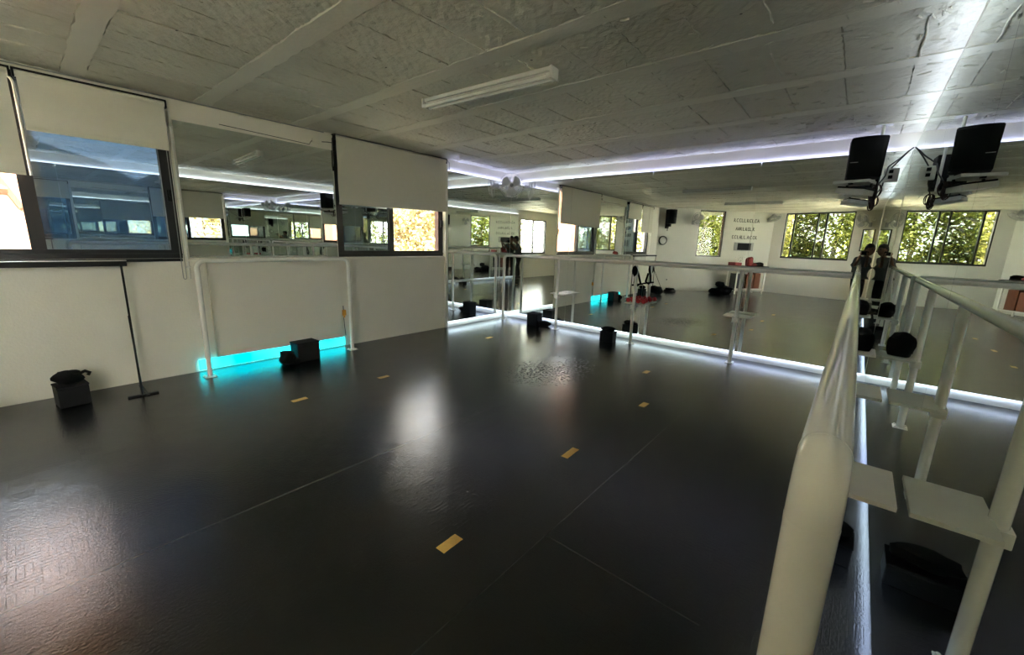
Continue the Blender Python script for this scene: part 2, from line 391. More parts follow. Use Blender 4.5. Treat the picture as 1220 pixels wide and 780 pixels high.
# ------------------------------------------------------------------ windows
def window(name, mx, s0, s1, z0, z1, bars, panes, fr=.075, depth=(.02, .10), side=None):
    "frame in wall coordinates: s along wall, y depth outward, z up. panes: (s0,s1,mat,y)"
    w = bpy.data.objects.new(name, None); C.objects.link(w); w['kind'] = 'structure'; w.empty_display_size = .1
    b = BM(); d0, d1 = depth; sd = side or fr
    add_box(b, (s0, d0, z0), (s1, d1, z0+fr), mx); add_box(b, (s0, d0, z1-fr*.7), (s1, d1, z1), mx)
    add_box(b, (s0, d0, z0+fr), (s0+sd, d1, z1-fr*.7), mx); add_box(b, (s1-sd, d0, z0+fr), (s1, d1, z1-fr*.7), mx)
    # inner lip
    add_box(b, (s0, d0-.012, z0+fr*.35), (s1, d0, z0+fr*.55), mx)
    obj('window_frame', b, M['alu'], w)
    for (c, wd) in bars:
        b = BM(); add_box(b, (c-wd/2, d0+.005, z0+fr*.8), (c+wd/2, d1-.01, z1-fr*.5), mx); obj('mullion', b, M['alu'], w)
    for (a, c, m, y) in panes:
        b = BM(); add_box(b, (a, y, z0+fr*.9), (c, y+.005, z1-fr*.6), mx); obj('window_pane', b, m, w)
    return w
# left wall: s = -y, depth = -x
MXL = Matrix(((0, -1, 0, 0), (-1, 0, 0, 0), (0, 0, 1, 0), (0, 0, 0, 1)))
w1 = window('window_1', MXL, 4.56, 6.15, 1.087, 2.40, [(5.42, .08)], [(4.60, 5.40, M['film'], .05), (5.44, 6.1, M['clear'], .07)])
w2 = window('window_2', MXL, 1.467, 3.085, 1.087, 2.40, [(2.333, .065)], [(1.53, 2.32, M['clear'], .07), (2.35, 3.05, M['film'], .05)], side=.085)
w3 = window('window_3', MX1, HS[0], HS[1], HS[2], HS[3], [], [(HS[0]+.03, HS[1]-.03, M['pale'], .06)], fr=.04, side=.035)
w4 = window('window_4', MX2, HB[0], HB[1], HB[2], HB[3], [(s2_of(3.03), .035), (s2_of(3.62), .03), (s2_of(3.83), .035)],
            [(HB[0]+.03, s2_of(3.83), M['clear'], .08), (s2_of(3.03), s2_of(3.62), M['pale'], .06), (s2_of(3.62), s2_of(3.83), M['pale'], .05), (s2_of(3.83), HB[1]-.03, M['pale'], .06)], fr=.05, side=.03)
w5 = window('window_5', MX2, HN[0], HN[1], HN[2], HN[3], [], [(HN[0]+.02, HN[1]-.02, M['pale'], .06)], fr=.03)
MXR = Matrix(((0, 1, 0, W+.03), (-1, 0, 0, 0), (0, 0, 1, 0), (0, 0, 0, 1)))
w6 = window('window_6_added', MXR, -WR[1], -WR[0], WR[2], WR[3], [(7.2, .05)], [(6.44, 7.96, M['open'], .06)], fr=.05)  # side window added to bring in daylight, only hinted at by mirror reflections
# sash latches
for w_, y, z in ((w1, -4.60, 1.63), (w2, -1.51, 1.55)):
    b = BM(); add_box(b, (-.02, y-.018, z-.05), (.016, y+.018, z+.05), bev=.004); add_box(b, (.012, y-.008, z-.01), (.03, y+.008, z+.045), bev=.003); obj('sash_latch', b, M['plastic'], w_)
# thin sill ledges of painted plaster
b = BM(); add_box(b, (-.02, -3.11, 1.062), (.022, -1.44, 1.086), bev=.004); struct('trim_1', b, M['wall'])
b = BM(); add_box(b, (0, -1.462, .0), (.035, -1.415, H-.06), bev=.004); struct('trim_2', b, M['wall'])
b = BM(); add_box(b, (-.02, -6.2, 1.060), (.02, -4.57, 1.086), bev=.004); struct('trim_3', b, M['alu'])

# ------------------------------------------------------------------ mirrors
def mirror(lo, hi, label, axis, back, group='tall mirror panels'):
    t = thing('wall_mirror', label, 'mirror', ((lo[0]+hi[0])/2, (lo[1]+hi[1])/2, lo[2]), 0, group)
    L_ = Vector(t.location)
    glo = Vector(lo)-L_; ghi = Vector(hi)-L_
    box('mirror_glass', glo, ghi, M['mirror'], t)
    blo = glo.copy(); bhi = ghi.copy()
    i = 'xy'.index(axis)
    if back > 0: blo[i] = ghi[i]; bhi[i] = ghi[i]+back
    else: bhi[i] = glo[i]; blo[i] = glo[i]+back
    for k in range(3):
        if k != i: blo[k] += .012; bhi[k] -= .012
    box('backing_board', blo, bhi, M['edge'], t)
    return t
gap = .0012
ordn = ['in the corner by the windows', 'second from the window corner', 'third from the window corner', 'beside the hanging loudspeaker']
for k in range(4):
    x0 = .036 if k == 0 else 1.24*k; x1 = 1.24*(k+1) if k < 3 else W-.001
    mirror((x0+gap, 0, B), (x1-gap, .006, T), 'tall frameless mirror panel on the far wall, '+ordn[k], 'y', .016, 'far wall mirror panels')
ordr = ['next to the far wall', 'second from the far wall', 'third from the far wall', 'behind the nearest barre shelf', 'beside the standing person']
for k in range(5):
    mirror((W, -1.245*(k+1)+gap, B), (W+.006, -1.245*k-gap, T), 'tall frameless mirror panel along the near side barre, '+ordr[k], 'x', .016, 'side wall mirror panels')
mirror((.029, -1.415, B), (.035, -.002, T), 'narrow tall mirror panel between blind and room corner on the window wall', 'x', -.016, None)
mirror((.006, -4.516, 1.09), (.012, -3.10, 2.268), 'wide mirror hung between the two windows above the white board', 'x', -.004, None)

# ------------------------------------------------------------------ LED strips
def strip(lo, hi, m, label, grp=None):
    return tag(box('led_strip', lo, hi, m), label, 'light strip', grp)
strip((.004, -1.40, T-.014), (.026, -.03, T-.003), M['led'], 'glowing white light strip on the top edge of the narrow window-wall mirror')
strip((.04, .008, T-.014), (W-.03, .028, T-.003), M['led'], 'glowing lavender-white light strip along the top of the far wall mirrors')
strip((W+.008, -6.2, T-.014), (W+.028, -.03, T-.003), M['led3'], 'glowing white light strip along the top of the barre-side mirrors')
strip((.004, -1.40, B+.004), (.026, -.03, B+.013), M['led2'], 'glowing white light strip under the narrow window-wall mirror')
strip((.04, .008, B+.004), (W-.03, .028, B+.013), M['led2'], 'glowing white light strip under the far wall mirrors')
strip((W+.008, -6.2, B+.004), (W+.028, -.03, B+.013), M['led4'], 'glowing white light strip under the barre-side mirrors')
# white board below the middle mirror with a cyan strip under it
wb = thing('wall_board', 'white board on the wall below the middle mirror, cyan glow under it', 'wall panel', (0, -3.8, 0))
box('board', (.0, -.60-.0, .118), (.030, .705, 1.055), M['wall'], wb, .003)
box('top_ledge', (.0, -.74, 1.062), (.045, .70, 1.082), M['wall'], wb, .003)
strip((.0, -4.55, .014), (.020, -3.075, .112), M['cyan'], 'glowing cyan light bar at the floor under the white board')
# shade of the board edge gap drawn as a dark tube; orange clip
tube_o = tag(tube('wall_dark_line', [(.012, -3.07, .5), (.013, -3.07, .35), (.016, -3.068, .25), (.02, -3.06, .13)], .004, M['cable']), 'dark line standing in for the shaded gap beside the white board', 'cable')
t = thing('cable_clip', 'small orange clip on the wall behind the white barre post', 'clip', (0, -3.065, .41))
box('body', (0, -.022, -.03), (.03, .022, .04), M['orange'], t, .006); box('tab', (.01, -.01, -.055), (.022, .01, -.03), M['orange'], t, .003)

# ------------------------------------------------------------------ roller blinds
def blind(y0, y1, ztop, zbot, label, x=.05, cord=None, dz=0.):
    t = thing('roller_blind', label, 'blind', (0, (y0+y1)/2, 0))
    h = (y1-y0)/2
    b = BM(); add_tube(b, [(x, -h, ztop-.03), (x, h, ztop-.03)], .024, 16); obj('roller_tube', b, M['blind'], t, True)
    b = BM(); add_box(b, (x-.03, -h-.012, ztop-.062), (x+.03, -h, ztop), bev=.004); add_box(b, (x-.03, h, ztop-.062), (x+.03, h+.012, ztop), bev=.004)
    add_box(b, (-.0, -h-.012, ztop-.004), (x+.02, h+.012, ztop+.004)); obj('head_bracket', b, M['black_metal'], t)
    b = BM(); n = 12; xf = x+.020
    vs = [[b.verts.new((xf-.03*(1-k/6 if k < 6 else 0)*0-(.004*math.sin(k)), -h+.006, ztop-.03-(ztop-.03-zbot)*k/n)), b.verts.new((xf-(.004*math.sin(k)), h-.006, ztop-.03-(ztop-.03-zbot-dz)*k/n))] for k in range(n+1)]
    for a, c in zip(vs, vs[1:]): b.faces.new((a[0], a[1], c[1], c[0]))
    f = obj('blind_fabric', b, M['blind'], t); sm = f.modifiers.new('t', 'SOLIDIFY'); sm.thickness = .0012
    b = BM(); mx = Matrix.Translation((xf, 0, (zbot+dz/2))) @ Matrix.Rotation(math.atan2(dz, 2*h), 4, 'X')
    add_box(b, (-.006, -h+.006, -.012), (.006, h-.006, .010), mx, .003); obj('bottom_bar', b, M['blind'], t)
    if cord:
        yc, zc = cord
        pts = [(x+.01, yc-.011, ztop-.03), (x+.012, yc-.012, zc+.03)]+[(x+.012, yc-.012*math.cos(a), zc+.02-.02*math.sin(a)) for a in (0.5, 1.1, 1.57, 2.1, 2.7)]+[(x+.012, yc+.012, zc+.03), (x+.01, yc+.011, ztop-.03)]
        add = BM(); add_tube(add, pts, .003, 6); obj('pull_chain', add, M['greyp'], t)
    return t
blind(-5.375, -4.565, 2.398, 2.010, 'half-lowered grey roller blind nearer the middle mirror, on the window with the sky view', cord=(.33+.06, .90))
blind(-6.165, -5.405, 2.398, 1.700, 'lowered grey roller blind at the photo\'s left edge above the orange view')
blind(-3.085, -1.475, 2.435, 1.697, 'wide grey roller blind over the window nearer the lit corner', dz=.03)
b = BM(); add_box(b, (.05, -1.475, 1.74), (.066, -1.463, 2.38), bev=.002)
tag(obj('blind_guide', b, M['whitep']), 'thin white vertical guide at the right edge of the wide blind', 'guide rail')
t = thing('surface_conduit', 'thin white conduit pipe down the wall between sky-view window and white board', 'conduit', (0, -4.535, 0))
tube('pipe', [(.02, 0, .9), (.02, 0, 2.33)], .009, M['white'], t); 
for z in (1.0, 1.6, 2.2): box('pipe_clip', (0, -.016, z), (.03, .016, z+.014), M['white'], t, .002)
# junction box and cable above the middle mirror
t = thing('junction_box', 'small grey cable box above the middle mirror near the wide blind', 'cable box', (0, -3.27, 2.335))
box('body', (0, -.05, -.022), (.03, .05, .022), M['wall'], t, .004)
tube('cable', [(.012, .05, .0), (.014, .12, .01), (.016, .17, .012)], .004, M['cable'], t, 6); tube('lead', [(.012, -.05, -.005), (.014, -.07, -.03), (.01, -.08, -.05), (.012, -.3, -.045), (.012, -.9, -.03)], .003, M['cable'], t, 6)
tag(tube('wall_dark_line', [(.02, -3.10, 2.40), (.022, -3.105, 2.1), (.02, -3.10, 2.05), (.024, -3.07, 2.33), (.03, -3.05, 2.36)], .004, M['cable'], None, 6), 'black cable hanging at the left side of the wide blind', 'cable')
tag(tube('ceiling_cable', [(.07, -3.1, H-.012), (.075, -2.5, H-.016), (.07, -1.9, H-.01), (.075, -1.47, H-.02), (.07, -1.42, H-.05), (.05, -1.40, 2.30)], .005, M['greyp'], None, 6), 'thin grey cable along the ceiling over the wide blind', 'cable')
tag(tube('ceiling_cable', [(.04, -6.4, H-.008), (.045, -5.5, H-.014), (.04, -4.7, H-.008), (.045, -4.0, H-.012), (.04, -3.2, H-.01)], .006, M['greyp'], None, 6), 'grey cable along the ceiling edge over the sky-view window', 'cable')

# ------------------------------------------------------------------ barres
def base_plate(b, x, y, s=.045):
    add_box(b, (x-s, y-s, .0), (x+s, y+s, .007), bev=.002)
    for i in (-1, 1):
        for j in (-1, 1): add_lathe(b, [(0, .016), (.007, .016), (.007, .006)], Matrix.Translation((x+i*s*.7, y+j*s*.7, 0)), 8)
def post(x, y, parent, r=.021, z=ZR-.02, shelf=None):
    p = tube('post', [(x, y, .004), (x, y, z)], r, M['white'], parent)
    b = BM(); base_plate(b, x, y); obj('base_plate', b, M['white'], p)
def shelf(cx, cy, axis, parent, sgn):
    "white shelf board clamped to a post at (cx,cy), reaching towards the mirror"
    if axis == 'x': lo = (cx-.14, min(cy+.012*sgn, cy+.205*sgn), .545); hi = (cx+.14, max(cy+.012*sgn, cy+.205*sgn), .562)
    else: lo = (min(cx+.012*sgn, cx+.205*sgn), cy-.14, .545); hi = (max(cx+.012*sgn, cx+.205*sgn), cy+.14, .562)
    s = box('shelf', lo, hi, M['shelfw'], parent, .002)
    b = BM(); add_box(b, (cx-.032, cy-.032, .49), (cx+.032, cy+.032, .543), bev=.003)
    if axis == 'x': add_box(b, (cx-.012, min(cy, cy+.16*sgn), .528), (cx+.012, max(cy, cy+.16*sgn), .5445))
    else: add_box(b, (min(cx, cx+.16*sgn), cy-.012, .528), (max(cx, cx+.16*sgn), cy+.012, .5445))
    add_lathe(b, [(0, .03), (.009, .03), (.009, 0)], Matrix.Translation((cx, cy, .515)) @ Matrix.Rotation(PI/2, 4, 'X' if axis == 'y' else 'Y'), 8)
    obj('shelf_bracket', b, M['white'], s)

bb = thing('ballet_barre', 'long white ballet barre with shelves along the far mirrored wall', 'barre', (0, 0, 0))
yb = -.244
pts = [(.13, yb, .004), (.13, yb, ZR-.075)]+arc((.205, yb, ZR-.075), (-1, 0, 0), (0, 0, 1), .075, 0.15, PI/2)+[(1.2, yb, ZR), (4.70, yb, ZR)]
tube('rail', pts[:1]+pts[1:], .0235, M['white'], bb, 18)
b = BM(); base_plate(b, .13, yb, .04); obj('base_plate', b, M['white'], bb)
for x in (1.234, 2.480, 3.734): post(x, yb, bb); shelf(x, yb, 'x', bb, 1)

rb = thing('ballet_barre', 'thick glossy white barre running close past the viewer along the side mirrors', 'barre', (0, 0, 0))
XR_ = 4.741; YE = -4.995; R_ = .026; rad = .055
pts = [(XR_, -.20, ZR), (XR_, -1.5, ZR), (XR_, -3, ZR), (XR_, YE+rad, ZR)]+arc((XR_, YE+rad, ZR-rad), (0, 0, 1), (0, -1, 0), rad, .2, PI/2)+[(XR_, YE, .6), (XR_, YE, .004)]
tube('rail', pts, R_, M['white'], rb, 32)
for p in ([(XR_, YE+.052, ZR), (XR_, YE+.060, ZR)], [(XR_, YE, ZR-.058), (XR_, YE, ZR-.066)]): tube('weld_collar', p, R_+.0003, M['white'], rb, 32)
b = BM(); base_plate(b, XR_, YE, .05); obj('base_plate', b, M['white'], rb)
for y in (-.20, -1.25, -2.49, -3.735):
    post(XR_, y, rb, .024)
    if y < -1: shelf(XR_, y, 'y', rb, 1)

lb = thing('ballet_barre', 'free-standing white tube barre in front of the white board on the window wall', 'barre', (0, 0, 0))
xl = .238; zl = 1.077; r = .07
pts = [(xl, -4.524, .004), (xl, -4.524, zl-r)]+arc((xl, -4.524+r, zl-r), (0, -1, 0), (0, 0, 1), r, .1, PI/2)+arc((xl, -3.10-r, zl-r), (0, 0, 1), (0, 1, 0), r, 0, PI/2-.1)+[(xl, -3.10, zl-r), (xl, -3.10, .004)]
tube('tube_frame', pts, .021, M['white'], lb, 18)
for y in (-4.524, -3.10):
    b = BM(); base_plate(b, xl, y, .048); obj('base_plate', b, M['white'], lb)

# black steel stand by the sky-view window
st = thing('barre_stand', 'black steel barre stand with braces leaning near the sky-view window', 'stand', (0, 0, 0))
b = BM(); add_box(b, (.10, -6.56, 1.035), (.14, -4.965, 1.075), bev=.003); obj('top_bar', b, M['black_metal'], st)
b = BM(); add_box(b, (.098, -6.56, 1.0755), (.142, -4.965, 1.081), bev=.001); obj('top_strip', b, M['whitep'], st)
for y in (-5.0, -6.53):
    b = BM(); add_box(b, (.112, y-.007, .01), (.126, y+.007, 1.035), bev=.002); o_ = obj('upright', b, M['black_metal'], st)
    b = BM(); p, q = Vector((.12, y-.004, .62)), Vector((.42, y-.03, .012))
    add_tube(b, [p, q], .007, 8); obj('brace', b, M['black_metal'], st)
    b = BM(); add_box(b, (.10, y-.01, 0), (.45, y+.01, .008), bev=.002); add_box(b, (.40, y-.12, 0), (.43, y+.07, .012), bev=.002); obj('foot_bar', b, M['black_metal'], st)

# tall white pipe loop on the window wall (seen in the far mirror)
t = thing('pipe_loop', 'tall narrow white pipe loop fixed over the orange-view end of the window', 'pipe frame', (0, 0, 0))
pts = [(.045, -5.388, 1.69), (.045, -5.388, 2.29)]+arc((.045, -5.438, 2.30), (0, 1, 0), (0, 0, 1), .05, 0, PI/2, 5)+arc((.045, -6.13, 2.30), (0, 0, 1), (0, -1, 0), .05, 0, PI/2, 5)+[(.045, -6.18, 2.2), (.045, -6.18, 1.12)]
tube('pipe', pts, .008, M['white'], t)
for y, z in ((-5.388, 1.71), (-6.18, 1.14), (-5.7, 2.35)): tube('wall_mount', [(.0, y, z), (.045, y, z)], .008, M['white'], t, 8)

# ------------------------------------------------------------------ ceiling lamps
def lamp(cx, cy, label, rot=0.):
    t = thing('ceiling_light', label, 'ceiling lamp', (cx, cy, H), rot, 'fluorescent fittings')
    b = BM(); add_box(b, (-.60, -.032, -.026), (.60, .032, .0), bev=.004)
    vs = [(-.60, -.03), (.60, -.03)]
    add_box(b, (-.60, -.012, -.042), (.60, .012, -.0265), bev=.003); obj('housing', b, M['whitep'], t)
    for s in (-1, 1):
        b = BM(); add_tube(b, [(-.585, s*.030, -.058), (.585, s*.030, -.058)], .0135, 16); obj('lamp_tube', b, M['tube'], t, True)
        for e in (-1, 1): tube('tube_cap', [(e*.575, s*.030, -.058), (e*.596, s*.030, -.058)], .0165, M['whitep'], t)
    for e in (-1, 1): box('end_holder', (e*.606-.009, -.046, -.074), (e*.606+.009, .046, .0), M['whitep'], t, .006)
    return t
lamp(2.43, -3.17, 'unlit twin-tube ceiling lamp in the middle of the ceiling', .06)
lamp(2.55, -6.0, 'unlit twin-tube ceiling lamp farther back, seen only in the mirrors')

# ------------------------------------------------------------------ fans
def fan(loc, yaw, tilt, label, dark=False, r=.19):
    t = thing('wall_fan', label, 'fan', loc, yaw, 'wall fans')
    mm = M['whitep'] if not dark else M['greyp']
    R = Matrix.Rotation(tilt, 4, 'X')     # fan faces -y locally
    F = R @ Matrix.Rotation(PI/2, 4, 'X')
    b = BM(); add_lathe(b, [(0, .0), (.05, .01), (.055, .06), (.045, .11), (0, .12)], Matrix.Translation((0, .0, 0)) @ F @ Matrix.Translation((0, 0, -.06)), 18); obj('motor', b, mm, t, True)
    b = BM()
    for k in range(3):
        a0 = k*2*PI/3+.4; n = 8
        rows = []
        for i in range(n+1):
            a = a0+(-.5+i/n)*1.35
            rows.append([b.verts.new(F @ Vector((rr*math.cos(a+.25*(rr-.04)/.12), rr*math.sin(a+.25*(rr-.04)/.12), .075+.03*(i/n-.5)*(1+.3*rr)))) for rr in (.04, .08, .12, .145+.018*math.sin(PI*i/n))])
        for p, q in zip(rows, rows[1:]):
            for j in range(3): b.faces.new((p[j], p[j+1], q[j+1], q[j]))
    o_ = obj('fan_blades', b, mm, t, True); sm = o_.modifiers.new('s', 'SOLIDIFY'); sm.thickness = .003
    b = BM()
    for zz, rr in ((.06, r), (.075, r), (.115, r*.62), (.125, r*.3), (.03, r*.7)):
        add_tube(b, [F @ Vector((rr*math.cos(2*PI*i/36), rr*math.sin(2*PI*i/36), zz)) for i in range(37)], .0022 if rr < r else .004, 5, False)
    for k in range(36):
        a = 2*PI*k/36; c, s = math.cos(a), math.sin(a)
        add_tube(b, [F @ Vector((c*q, s*q, z)) for q, z in ((.03, .128), (r*.6, .118), (r*.92, .09), (r, .067), (r*.9, .045), (r*.6, .025), (.05, .015))], .0011, 4, False)
    obj('guard', b, mm, t)
    b = BM(); add_lathe(b, [(0, .131), (.028, .131), (.03, .125), (0, .122)], F, 16); obj('badge', b, M['greyp'], t, True)
    b = BM(); add_tube(b, [(0, .06, -.02), (0, .12, -.06), (0, .17, -.10)], .018, 10); add_box(b, (-.04, .16, -.17), (.04, .19, -.05), bev=.008); obj('wall_arm', b, mm, t, True)
    return t
fan((.20, -.22, 2.225), math.radians(48), 0.12, 'white fan high in the lit corner between window wall and far mirrors', r=.185)
def onseg(mx, s, off, z): return tuple(mx @ Vector((s, -off, z)))
ang1 = math.atan2(u1.y, u1.x); ang2 = math.atan2(u2.y, u2.x)
fan(onseg(MX1, s1_of(.70), .22, 2.16), ang1+PI, .15, 'grey wall fan between rear loudspeaker and small rear window, seen in the mirror', True)
fan(onseg(MX1, s1_of(2.35), .22, 2.33), ang1+PI, 1.0, 'grey wall fan tilted down beside the wall lettering', True)
fan(onseg(MX2, s2_of(4.72), .24, 2.17), ang2+PI+.6, .1, 'grey wall fan to the right of the big rear window', True)

# ------------------------------------------------------------------ loudspeakers
def speaker(name_label, loc, yaw, w=.27, d=.24, h=.36, tilt=0.):
    t = thing('loudspeaker', name_label, 'speaker', loc, yaw)
    R = Matrix.Rotation(tilt, 4, 'X')
    b = BM(); n = 9
    for sx in (0,):
        # cabinet outline with a curved front, extruded in z
        pts = [(-w/2, d/2), (w/2, d/2)]+[(w/2-(w*i/n), -d/2-.035*math.sin(PI*i/n)) for i in range(n+1)]
        lo = [b.verts.new(R @ Vector((x*.94, y*.96, -h/2))) for x, y in pts]; hi = [b.verts.new(R @ Vector((x, y, h/2))) for x, y in pts]
        b.faces.new(lo); b.faces.new(hi[::-1])
        for k in range(len(pts)):
            k2 = (k+1) % len(pts); b.faces.new((lo[k], lo[k2], hi[k2], hi[k]))
    bmesh.ops.bevel(b, geom=b.edges[:], offset=.006, segments=2, affect='EDGES'); obj('cabinet', b, M['plastic'], t)
    b = BM(); rows = []
    for i in range(n+1):
        x = (w/2-.012)-((w-.024)*i/n); y = -d/2-.035*math.sin(PI*i/n)-.006
        rows.append((b.verts.new(R @ Vector((x*.95, y, -h/2+.02))), b.verts.new(R @ Vector((x, y, h/2-.02)))))
    for p, q in zip(rows, rows[1:]): b.faces.new((p[0], p[1], q[1], q[0]))
    g = obj('grille', b, M['grille'], t, True); sm = g.modifiers.new('s', 'SOLIDIFY'); sm.thickness = .004
    b = BM(); add_box(b, (-.11, -d/2-.030, -.045), (-.055, -d/2-.026, -.04)); obj('badge', b, M['greyp'], t)
    return t
SPX, SPY, SPZ = 4.635, -.60, 2.14
sp = speaker('black loudspeaker hanging by the ceiling in the corner above the barre', (SPX, SPY, SPZ), math.radians(5), .25, .19, .33)
t = thing('speaker_mount', 'white ceiling mount pole with tray carrying the corner loudspeaker', 'mount', (0, 0, 0))
tube('pole', [(4.714, -.45, H), (4.714, -.45, 1.95)], .013, M['white'], t)
box('ceiling_plate', (4.655, -.50, H-.008), (4.775, -.40, H-.0015), M['white'], t, .002)
mxs = Matrix.Translation((4.61, -.58, 1.945)) @ Matrix.Rotation(math.radians(-12), 4, 'Z')
b = BM(); add_box(b, (-.15, -.13, -.014), (.11, .11, .012), mxs, .003); o_ = obj('tray', b, M['whitep'], t)
b = BM(); add_box(b, (-.03, -.155, -.028), (.0, -.12, -.016), mxs, .002); obj('tray_button', b, M['plastic'], t)
t = thing('media_box', 'flat white box with dark slot hanging under the loudspeaker tray', 'box', (0, 0, 0))
mxs = Matrix.Translation((4.62, -.56, 1.868)) @ Matrix.Rotation(math.radians(-20), 4, 'Z') @ Matrix.Rotation(.14, 4, 'Y')
b = BM(); add_box(b, (-.13, -.11, -.025), (.09, .09, .02), mxs, .004); obj('case', b, M['whitep'], t)
b = BM(); add_box(b, (-.12, -.112, .021), (.10, .09, .034), mxs, .003); obj('lid', b, M['plastic'], t)
for x in (-.1, .08): box('hanger', (x, -.01, .04), (x+.012, .01, .085), M['plastic'], t, 0, mxs)
rnd = random.Random(5)
b = BM()
for k in range(9):
    a = rnd.uniform(0, 6.3); c = Vector((4.745+rnd.uniform(-.015, .02), -.50+rnd.uniform(-.03, .03), 1.86+rnd.uniform(-.03, .02))); rr = rnd.uniform(.03, .065)
    add_tube(b, [c+Vector((math.cos(a)*rr*.5*math.cos(q), math.sin(a)*rr*.5*math.cos(q), rr*math.sin(q))) for q in [i*2*PI/14 for i in range(15)]], .0045, 6, False)
obj('cable_loops', b, M['ecable'], t, True)
tag(tube('signal_cable', [(4.74, -.50, 1.90), (4.79, -.35, 2.02), (4.80, -.20, 2.12), (4.88, -.05, 2.22), (4.93, -.01, 2.285), (4.955, .01, 2.31)], .006, M['cable'], None, 8), 'black cable rising from the loudspeaker to the mirror corner', 'cable')
t = thing('power_box', 'white double socket box on the mirror beside the corner loudspeaker', 'socket', (4.835, 0, 2.07))
box('case', (-.055, -.03, -.06), (.055, -.0015, .06), M['whitep'], t, .004)
b = BM(); add_box(b, (-.02, -.045, .015), (.012, -.03, .045), bev=.003); add_box(b, (-.02, -.045, -.035), (.012, -.03, -.005), bev=.003); obj('plug', b, M['plastic'], t)

rs = onseg(MX1, s1_of(.17), .20, 2.18)
speaker('black loudspeaker on the rear wall beside the window wall, seen in the mirror', rs, ang1+PI, .24, .22, .40)
t = thing('wall_bracket', 'black bracket holding the rear wall loudspeaker', 'bracket', (0, 0, 0))
b = BM(); add_box(b, (s1_of(.17)-.03, -.20, 1.90), (s1_of(.17)+.03, -.001, 1.975), MX1, .004); obj('arm', b, M['plastic'], t)
b = BM(); add_box(b, (s1_of(.17)-.06, -.02, 1.85), (s1_of(.17)+.06, -.001, 2.05), MX1, .004); obj('plate', b, M['plastic'], t)
b = BM(); add_tube(b, [MX1 @ Vector((s1_of(.17), -.05, 1.9)), MX1 @ Vector((s1_of(.17)+.02, -.03, 1.78))], .012, 8); obj('lead', b, M['cable'], t)

# ------------------------------------------------------------------ floor tape marks
marks = [((3.530, -4.458), .115, .052, 'yellow tape mark nearest the viewer on the black floor'),
         ((3.493, -3.393), .15, .047, 'second nearest yellow tape mark, in the middle of the floor'),
         ((3.515, -2.254), .11, .05, 'yellow tape mark third from the viewer, toward the far barre'),
         ((3.163, -1.34), .11, .05, 'yellow tape mark closest to the far wall mirrors'),
         ((1.383, -4.199), .12, .05, 'yellow tape mark in front of the cyan-lit board'),
         ((1.366, -3.401), .11, .05, 'yellow tape mark out from the right post of the white tube barre'),
         ((.925, -1.431), .11, .05, 'yellow tape mark by the lit corner of the room')]
for i, ((x, y), L_, w_, lab) in enumerate(marks):
    b = BM(); rnd = random.Random(i); n = 8
    top = []
    for k in range(n+1):
        v = -L_/2+L_*k/n; top.append((b.verts.new((-w_/2+rnd.uniform(-.0012, .0012), v, .0)), b.verts.new((w_/2+rnd.uniform(-.0012, .0012), v, .0))))
    for p, q in zip(top, top[1:]): b.faces.new((p[0], p[1], q[1], q[0]))
    r_ = bmesh.ops.extrude_face_region(b, geom=b.faces[:])
    for v in r_['geom']:
        if isinstance(v, bmesh.types.BMVert): v.co.z += .0012
    o_ = obj('floor_tape', b, M['tape']); o_.location = (x, y, .0004); o_.rotation_euler = (0, 0, rnd.uniform(-.05, .05)); tag(o_, lab, 'tape', 'yellow tape marks')

# ------------------------------------------------------------------ black boxes and bags
def foam_box(cx, cy, rz, sx, sy, sz, label, m=None):
    t = thing('foam_box', label, 'box', (cx, cy, 0), rz, 'black boxes on the floor')
    box('body', (-sx/2, -sy/2, .0), (sx/2, sy/2, sz*.9), m or M['boxblack'], t, .006)
    box('lid', (-sx/2-.003, -sy/2-.003, sz*.9+.001), (sx/2+.003, sy/2+.003, sz), m or M['boxblack'], t, .004)
    return t
def pouch(cx, cy, z, rz, rx, ry, rzz, label, seed=0, strap=True):
    t = thing('weight_bag', label, 'bag', (cx, cy, z), rz, 'soft black bags')
    b = BM(); add_blob(b, (0, 0, rzz*.85), (rx, ry, rzz), seed, .16, 3, flat=.0); obj('body', b, M['fabric'], t, True)
    b = BM(); add_blob(b, (0, 0, rzz*1.5), (rx*.8, ry*.85, rzz*.35), seed+5, .2, 2); obj('flap', b, M['fabric'], t, True)
    if strap:
        b = BM(); add_tube(b, [(rx*.7, 0, rzz*1.2), (rx*1.05, ry*.2, rzz*1.4), (rx*1.35, ry*.1, rzz*1.1), (rx*1.2, 0, rzz*.8)], .012, 8); obj('strap', b, M['fabric'], t, True)
    return t
foam_box(.26, -5.41, .12, .17, .17, .165, 'black box on the floor at the left, under a soft black bag')
pouch(.255, -5.41, .166, 1.5, .085, .085, .052, 'soft black bag on top of the box below the sky-view window', 1)
foam_box(.27, -3.66, .05, .17, .235, .205, 'large black box in front of the cyan-lit board')
pouch(.31, -3.86, .0, .2, .085, .075, .075, 'soft black bag leaning on the black box at the cyan glow', 2)
pouch(.36, -3.80, .0, .2, .05, .05, .03, 'small black pouch in front of the box at the cyan glow', 9, False)
foam_box(.80, -.22, .05, .20, .16, .20, 'black box by the lit corner under the far barre')
pouch(.98, -.19, .0, .1, .12, .08, .045, 'flat soft black bag lying right of the corner box', 3, False)
foam_box(2.20, -.36, .08, .19, .15, .145, 'black box standing left of the far barre post with red weights')
pouch(2.20, -.35, .146, .0, .10, .085, .032, 'soft black bag on the box left of the red weights', 4, False)
bx = foam_box(4.79, -3.34, 0, .235, .14, .10, 'grey-black box on the floor under the nearest barre shelf')
pouch(4.79, -3.335, .101, 0, .11, .065, .035, 'soft black bag on the box under the nearest barre shelf', 6, False)
